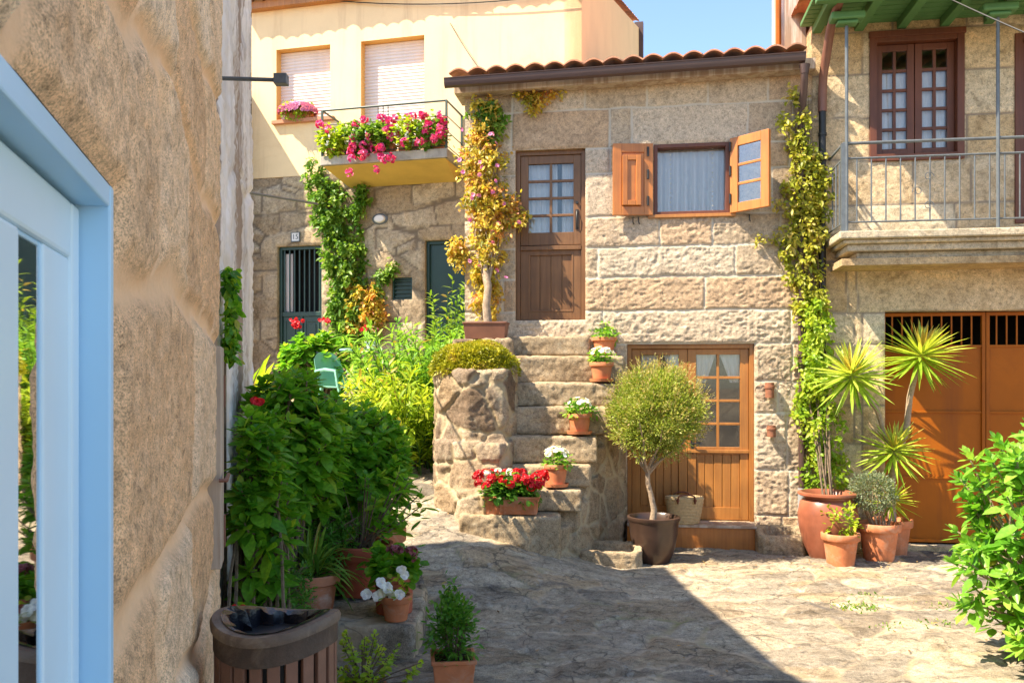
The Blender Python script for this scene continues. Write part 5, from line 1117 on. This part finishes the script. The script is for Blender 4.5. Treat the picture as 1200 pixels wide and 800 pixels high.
# bright arching plant
def arching(name, label, base, spread, nst, H, L, Wd, mat, seed, lean=.5, nleaf=20, cat='plant', prof=LN):
    rng = np.random.default_rng(seed); t = thing(name, label, cat, base); b = MB(); P = []; D = []; R = []
    for k in range(nst):
        a = rng.random()*6.283; r = math.sqrt(rng.random()); q = np.array([base[0]+spread[0]*r*math.cos(a), base[1]+spread[1]*r*math.sin(a), base[2]-.03]); q[2] = float(gz(q[0], q[1]))-.02
        h = H*(.55+.5*rng.random()); ld = unit(np.array([math.cos(a)*r+rng.normal()*.3, math.sin(a)*r+rng.normal()*.3, 0])); ln = lean*(.3+.9*rng.random()); pts = []
        for u in np.linspace(0, 1, 9): pts.append(q+Zh*h*(u-.22*ln*u*u*u)+ld*ln*h*.55*u*u)
        b.tube([tuple(x) for x in pts], np.linspace(.008, .003, 9), 5); pts = np.array(pts); cv = rng.random()
        for j in range(nleaf):
            u = .12+.88*(j/nleaf); i = min(7, int(u*8)); f = u*8-i; p = pts[i]*(1-f)+pts[i+1]*f; tg = unit(pts[i+1]-pts[i]); sd_ = unit(np.cross(tg, rng.normal(size=3))); P.append(p); D.append(unit(tg*.65+sd_*(.8)+rng.normal(size=3)*.1)); R.append(.5*cv+.3*u+.3*rng.random())
    b.build('stems', M['Lfine'], t, True); n = len(P); leaves('foliage', np.array(P), np.array(D), Zh+rng.normal(size=(n, 3))*.3, L*(.7+.5*rng.random(n)), Wd, M[mat], t, prof, .15, .35, rng, np.array(R)); return t
bz = lambda x, y: (x, y, float(gz(x, y)))
arching('arching_lily_clump', 'bright yellow green arching clump spilling beside the rubble wall', bz(wx(488, 9.6), 9.6), (.47, .5), 170, 1.2, .19, .036, 'Lbrt', 61, .95, 30)
arching('arching_lily_clump', 'taller bright green arching clump growing behind the moss topped wall', bz(wx(492, 10.6), 10.6), (.62, .4), 140, 1.5, .19, .036, 'Lsh', 62, .7, 28)
arching('tall_green_shrub', 'upright lance leaved shrub in front of the plain green door', bz(wx(524, 11.6), 11.6), (.2, .2), 26, 1.75, .17, .036, 'Liv', 63, .2, 26)
t = bigbush('geranium_bush', 'dark leafy geranium bush with a few red blooms before the barred green door', bz(wx(375, 11.6), 11.6), (wx(375, 11.6), 11.6, 2.0), (.62, .4, .45), 130, .11, .085, 'Lhyd', 9, 64, (0, -.4, .3), prof=RD)
q = np.array([PW(345, 380, 11.2), PW(347, 378, 11.2), PW(381, 377, 11.2), PW(428, 383, 11.2)]); 
for q_ in q: blossoms('red_flower', np.repeat(q_[None], 8, 0)+rng.normal(size=(8, 3))*.035, np.tile([[0, -1, .4]], (8, 1))+rng.normal(size=(8, 3))*.4, .03, M['Fred'], t, rng)
# fan leaves near the whitewashed wall
t = thing('fan_leaf_plant', 'long yellow green blades leaning out behind the whitewashed wall', 'plant', bz(-2.35, 7.9)); n = 22; D = []
for k in range(n): e = math.radians(rng.uniform(10, 70)); a = rng.uniform(-.9, .7); D.append([math.sin(e)*math.cos(a), math.sin(e)*math.sin(a)-.2, math.cos(e)])
P = np.tile(np.array([-2.36, 7.75, 1.55]), (n, 1))+rng.normal(size=(n, 3))*.05; leaves('blades', P, np.array(D), np.tile(Zh, (n, 1)), .62*(.6+.5*rng.random(n)), .07, M['Lbrt'], t, LN, .2, .35, rng)
MB().tube([(-2.36, 7.75, float(gz(-2.36, 7.75))-.02), (-2.36, 7.75, 1.0), (-2.36, 7.75, 1.58)], [.05, .045, .04], 8).build('trunk', M['bark'], t, True)

# garden chair and table
def garden_chair():
    d = 11.0; zf = float(gz(-2.1, 11.0)); f = Frame((wx(402, d), d), (.75, -.66), (.66, .75)); c0 = f.P(0, 0, zf); t = thing('garden_chair', 'pale green plastic garden armchair at the round table', 'chair', tuple(c0))
    b = MB(); V = []; n, k = 9, 7                          # seat facing +s
    def sheet(fn, nm, th=.012):
        A = [fn(i/(n-1), j/(k-1)) for j in range(k) for i in range(n)]; A = np.array(A); Bq = A.copy(); Bq[:, 2] -= th; Bq[:, 0] -= th*.3
        F = [(j*n+i, j*n+i+1, (j+1)*n+i+1, (j+1)*n+i) for j in range(k-1) for i in range(n-1)]; m = len(A); ring = [i for i in range(n)]+[(j+1)*n-1 for j in range(1, k)]+[(k-1)*n+i for i in range(n-2, -1, -1)]+[j*n for j in range(k-2, 0, -1)]
        F = F+[tuple(m+q for q in g[::-1]) for g in F]+[(ring[i], m+ring[i], m+ring[(i+1) % len(ring)], ring[(i+1) % len(ring)]) for i in range(len(ring))]; MB().add(f.arr(np.concatenate([A, Bq])), F).build(nm, M['chair'], t, True)
    sheet(lambda u, v: (-.21+.44*v, -.23+.46*u, zf+.43+.02*(2*u-1)**2-.02*v*v+.012*v), 'seat')
    sheet(lambda u, v: (-.20-.14*v-.06*(1-(2*u-1)**2), -.23*(1-.12*v*v)+.46*u*(1-.12*v*v), zf+.46+.44*v-.09*v*abs(2*u-1)**3), 'backrest')
    for s_ in (-1, 1):
        MB().tube([(-.24, s_*.25, zf+.64), (0, s_*.28, zf+.66), (.2, s_*.27, zf+.64), (.23, s_*.25, zf+.42)], .022, 8, f).build('armrest', M['chair'], t, True)
        for q in (-1, 1): MB().tube([(q*.18, s_*.2, zf+.43), (q*.24, s_*.25, zf+.0)], [.026, .018], 8, f).build('leg', M['chair'], t, True)
garden_chair()
d = 11.2; x0 = wx(424, d); zf = float(gz(x0, d)); t = thing('garden_table', 'small round blue green table behind the hydrangea', 'table', (x0, d, zf)); zt2 = CAMH+(450-409)/1000*d
MB().lathe([(.001, -.03), (.27, -.03), (.29, -.02), (.29, -.004), (.28, 0), (.001, .0)], (x0, d, zt2), 32).build('table_top', M['tabl'], t, True)
for k in range(3): a = k*2.1; MB().tube([(x0+.06*math.cos(a), d+.06*math.sin(a), zt2-.03), (x0+.08*math.cos(a), d+.08*math.sin(a), zf+.4), (x0+.24*math.cos(a), d+.24*math.sin(a), zf)], .016, 7).build('leg', M['iron'], t, True)
small_flowers((x0+.13, d+.05, zt2+.001), .10, .11, 'white bowl of reddish plant standing on the round garden table', 'Fmau', 12, 71, None, .1, 'wpot', 'flower_bowl', .12, False, 'Liv')

# pots on the raised pavement
LZ = .245
t = thing('spider_plant_pot', 'weathered terracotta pot with a spider plant on the raised pavement', 'potted plant', (wx(367, 5.55), 5.55, LZ)); pl_ = (wx(367, 5.55), 5.55, LZ)
pot('p', .172, .25, M['tcw'], t, pl_, rim=.14, taper=.72); rng = np.random.default_rng(81); n = 60; a = rng.random(n)*6.283; e = np.radians(rng.uniform(8, 75, n)); D = np.stack([np.sin(e)*np.cos(a), np.sin(e)*np.sin(a), np.cos(e)], 1)
leaves('blades', np.tile(np.array([pl_[0], pl_[1], LZ+.23]), (n, 1))+rng.normal(size=(n, 3))*.025, D, np.tile(Zh, (n, 1))+rng.normal(size=(n, 3))*.1, .34+.22*rng.random(n), .026, M['Liv'], t, [(.15, 1), (.35, 1), (.55, .9), (.75, .7), (.9, .4)], .25, .75*np.sin(e)+.12, rng)
hl = (wx(424, 6.05), 6.05, LZ); t = thing('potted_hydrangea', 'large terracotta pot with a sparse young hydrangea', 'potted plant', hl); pot('p', .225, .35, M['tcr'], t, hl, rim=.16, taper=.74)
tips = []; ax = []; b = MB()
for k in range(24):
    p = np.array([hl[0]+rng.uniform(-.15, .42), hl[1]+rng.uniform(-.25, .25), LZ+rng.uniform(.48, .86)]); tips.append(p); ax.append(unit(np.array([rng.normal()*.3+.15, rng.normal()*.3, 1]))); b.tube([(hl[0]+rng.normal()*.04, hl[1]+rng.normal()*.04, LZ+.29), tuple((p+np.array(hl))/2+np.array([0, 0, .14])), tuple(p)], [.007, .006, .004], 5)
b.build('stems', M['bark'], t, True); rosettes('foliage', tips, ax, 9, .105, .062, M['Lhyd'], t, rng, OV, (30, 95), .2, .12, .10)
bp = (wx(390, 6.5)+.05, 6.62, LZ); t = thing('empty_back_pot', 'terracotta pot half hidden behind the large hydrangea pot', 'plant pot', (wx(447, 6.6), 6.6, .25)); pot('p', .19, .36, M['tc'], t, (wx(447, 6.6), 6.6, .25), rim=.16)
rl = (wx(462, 5.55), 5.55, LZ); t = thing('potted_geranium', 'red glazed pot of dark leaves and faded mauve flower heads', 'potted plant', rl); pot('p', .135, .25, M['tcr'], t, rl, rim=.1, taper=.86)
c = np.array([rl[0], rl[1], LZ+.31]); P, D, v = clumps(rng, c, (.14, .13, .09), 30, 300, .025, .3, .5); leaves('foliage', P, D, rdir(rng, len(P))*.5+Zh, .07, .06, M['Lhyd'], t, RD, .1, .3, rng, v)
q = []; nn = []
for k in range(7):
    ctr = c+np.array([rng.uniform(-.05, .15), rng.uniform(-.1, .05), rng.uniform(.04, .11)])
    for j in range(10): o_ = unit(rng.normal(size=3)+Zh*.5); q.append(ctr+o_*.024); nn.append(o_)
blossoms('mauve_flowers', np.array(q), np.array(nn), .018, M['Fmau'], t, rng)
wl0 = (wx(464, 5.35), 5.36, LZ); t = thing('potted_petunia', 'small terracotta pot with white petunias hanging over its rim', 'potted plant', wl0); pot('p', .102, .155, M['tc'], t, wl0, rim=.16)
c = np.array([wl0[0]-.02, wl0[1], LZ+.2]); P, D, v = clumps(rng, c, (.1, .09, .07), 14, 90, .02, .3, .5); leaves('foliage', P, D, rdir(rng, len(P))*.5+Zh, .055, .035, M['Lbrt'], t, OV, .1, .3, rng, v)
q = np.array([[c[0]+a_, c[1]-.09-.02*abs(b_), c[2]+b_] for a_, b_ in ((-.02, .02), (-.05, -.01), (.0, -.01), (-.08, -.03), (.05, -.02), (-.15, -.02), (.085, .10), (.07, .13), (-.06, .05), (.02, -.03))]); 
for q_ in q: blossoms('flower', q_[None], np.array([[0, -1, .35]])+rng.normal(size=(1, 3))*.3, .036, M['Fwht'], t, rng, 5, 1.3)
# ground level pots
sq = (wx(531, 4.72), 4.72, .0); f = Frame(sq, (1, .12), (.12, -1)); t = thing('square_planter', 'square terracotta planter of leafy green shrub on the paving', 'potted plant', sq)
trough_box('b', t, f, -.115, .115, -.115, .115, .012, .225, M['tc'], False); rng = np.random.default_rng(91); c = np.array([sq[0], sq[1], .36]); P, D, v = clumps(rng, c, (.135, .13, .17), 60, 1300, .028, .2, .6); P = np.concatenate([P, c+np.array([-.01, 0, .2])+rng.normal(size=(70, 3))*np.array([.025, .025, .04])]); D = np.concatenate([D, unit(rng.normal(size=(70, 3))+Zh)]); v = np.concatenate([v, rng.random(70)])
leaves('foliage', P, D, rdir(rng, len(P))*.5+Zh, .042, .018, M['Lfine'], t, OV, .12, .25, rng, v); b = MB()
for k in range(12): a = k*2.4; b.tube([(sq[0]+.02*math.cos(a), sq[1]+.02*math.sin(a), .19), (c[0]+.08*math.cos(a), c[1]+.08*math.sin(a), .4)], [.006, .003], 5)
b.build('stems', M['bark'], t, True)
ol = (wx(424, 4.3), 4.32, .0); t = thing('potted_oregano', 'terracotta pot with round yellow green leaves beside the litter bin', 'potted plant', ol); pot('p', .125, .20, M['tc'], t, ol)
tips = []; ax = []; b = MB()
for k in range(34):
    p = np.array([ol[0]+rng.uniform(-.16, .17), ol[1]+rng.uniform(-.12, .14), rng.uniform(.24, .46)]); 
    if k < 3: p = np.array([ol[0]+.22+.04*k, ol[1]-.02, .22+.05*k])
    tips.append(p); ax.append(unit(np.array([(p[0]-ol[0])*3, (p[1]-ol[1])*3, 1]))); b.tube([(ol[0], ol[1], .17), tuple((p+np.array([ol[0], ol[1], .2]))/2), tuple(p)], [.005, .004, .003], 4)
b.build('stems', M['bark'], t, True); rosettes('foliage', tips, ax, 12, .036, .028, M['Lbrt'], t, rng, RD, (25, 95), .1, .1, .09)
# red flowers behind the bin
rf = (wx(243, 3.9)+.02, 4.02, .0)
t = thing('red_flower_pot', 'pot of red geraniums tucked at the corner behind the litter bin', 'potted plant', (-1.30, 4.12, .0)); pot('p', .11, .2, M['tc'], t, (-1.30, 4.12, 0)); c = np.array([-1.32, 4.1, .45]); P, D, v = clumps(rng, c, (.12, .12, .22), 20, 240, .03, .2, .3); leaves('foliage', P, D, rdir(rng, len(P))+Zh, .05, .04, M['Lhyd'], t, RD, .1, .3, rng, v)
blossoms('flowers', c+rdir(rng, 60)*np.array([.12, .12, .2]), rng.normal(size=(60, 3))+np.array([0, -1, .2]), .024, M['Fred'], t, rng)

# ================================================================== LITTER BIN
bc = np.array([wx(324, 2.92), 2.92, 0.]); R = .200; t = thing('litter_bin', 'slatted brown litter bin with saddle shaped rim and black liner', 'bin', tuple(bc)); K = 72
def rimz(a): return .925+.020*math.cos(2*a+.3)-.008*math.sin(a)
V = []; prof = [(R-.004, -.032), (R+.014, -.032), (R+.016, -.012), (R+.009, 0), (R-.03, 0), (R-.034, -.006), (R-.034, -.05)]
for (r, z) in prof: V += [(bc[0]+r*math.cos(6.28319*j/K), bc[1]+r*math.sin(6.28319*j/K), rimz(6.28319*j/K)+z) for j in range(K)]
F = [(i*K+j, i*K+(j+1) % K, ((i+1) % 7)*K+(j+1) % K, ((i+1) % 7)*K+j) for i in range(7) for j in range(K)]; MB().add(V, F).build('rim', M['binr'], t, True)
V = []
for (r, z) in [(R-.006, -.10), (R+.006, -.10), (R+.006, -.03), (R-.006, -.03)]: V += [(bc[0]+r*math.cos(6.28319*j/K), bc[1]+r*math.sin(6.28319*j/K), rimz(6.28319*j/K)+z) for j in range(K)]
MB().add(V, [(i*K+j, i*K+(j+1) % K, ((i+1) % 4)*K+(j+1) % K, ((i+1) % 4)*K+j) for i in range(4) for j in range(K)]).build('collar', M['binr2'], t, True)
MB().lathe([(R-.02, .05), (R-.005, .05), (R-.005, .11), (R-.02, .11)], tuple(bc), K).build('base_ring', M['binr'], t, True)
MB().lathe([(.001, .03), (R-.03, .03), (R-.026, .86)], tuple(bc), 40).build('inner_drum', M['black'], t, True)
ns = 22
for k in range(ns):
    a = 6.28319*k/ns+.08; wdt = .040; p = bc+np.array([math.cos(a), math.sin(a), 0])*(R-.004); f = Frame(p, (-math.sin(a), math.cos(a)), (math.cos(a), math.sin(a))); top = rimz(a)-.06
    if k == int(ns*.67): wdt = .055
    MB().box(-wdt/2, wdt/2, -.012, .006, .04, top, f).build('slat', M['binb'], t, bevel=.003)
V = []; rows_ = [(R-.02, .004), (R-.045, -.002), (R-.055, -.05), (R-.06, -.16), (R-.09, -.3), (.001, -.34)]; rng = np.random.default_rng(5)
for i, (r, z) in enumerate(rows_):
    for j in range(K): a = 6.28319*j/K; wv = (.010*math.sin(a*11+i)+.008*math.sin(a*17+2*i)+.006*rng.normal())*(i > 0); V.append((bc[0]+(r+wv)*math.cos(a), bc[1]+(r+wv)*math.sin(a), rimz(a)+z+wv*.5*(i > 0)))
F = [(i*K+j, i*K+(j+1) % K, (i+1)*K+(j+1) % K, (i+1)*K+j) for i in range(5) for j in range(K)]; MB().add(V, F).build('bin_liner', M['bag'], t, True)

# ---- grass tufts in the paving
P = []; rng = np.random.default_rng(99)
for (px, d, n_, sxx) in ((1003, 6.55, 220, .12), (1015, 6.9, 60, .07), (1098, 6.1, 60, .08), (1050, 6.0, 40, .1), (1100, 6.6, 40, .1), (470, 8.1, 60, .12)):
    x0 = wx(px, d); q = np.stack([x0+rng.normal(size=n_)*sxx, d+rng.normal(size=n_)*.06], 1); P.append(np.column_stack([q, gz(q[:, 0], q[:, 1])+.005]))
P = np.concatenate(P); n = len(P); o = leaves('paving_moss', P, unit(rng.normal(size=(n, 3))*.7+Zh*.7), rdir(rng, n), .035, .012, M['Liv'], None, SM, .1, .1, rng); o['kind'] = 'stuff'; o['label'] = 'small tufts of moss and grass between the paving stones'; o['category'] = 'moss'

# ---- fallen leaves
rng = np.random.default_rng(101); n = 240; x = np.concatenate([rng.uniform(-.6, 4.2, 90), rng.normal(2.6, .8, 70), rng.normal(-.9, .35, 80)]); y = np.concatenate([rng.uniform(4.2, 8.6, 90), rng.normal(8.1, .25, 70), rng.normal(8.3, .7, 80)])
P = np.column_stack([x, y, gz(x, y)+.022]); D = rdir(rng, n)*np.array([1, 1, .15]); o = leaves('fallen_leaves', P, D, np.tile(Zh, (n, 1))+rng.normal(size=(n, 3))*.2, .035*(.5+rng.random(n)), .014, M['Ldry'], None, SM, .2, -.1, rng); o['kind'] = 'stuff'; o['label'] = 'dry fallen leaves and petals scattered on the paving'; o['category'] = 'leaves'
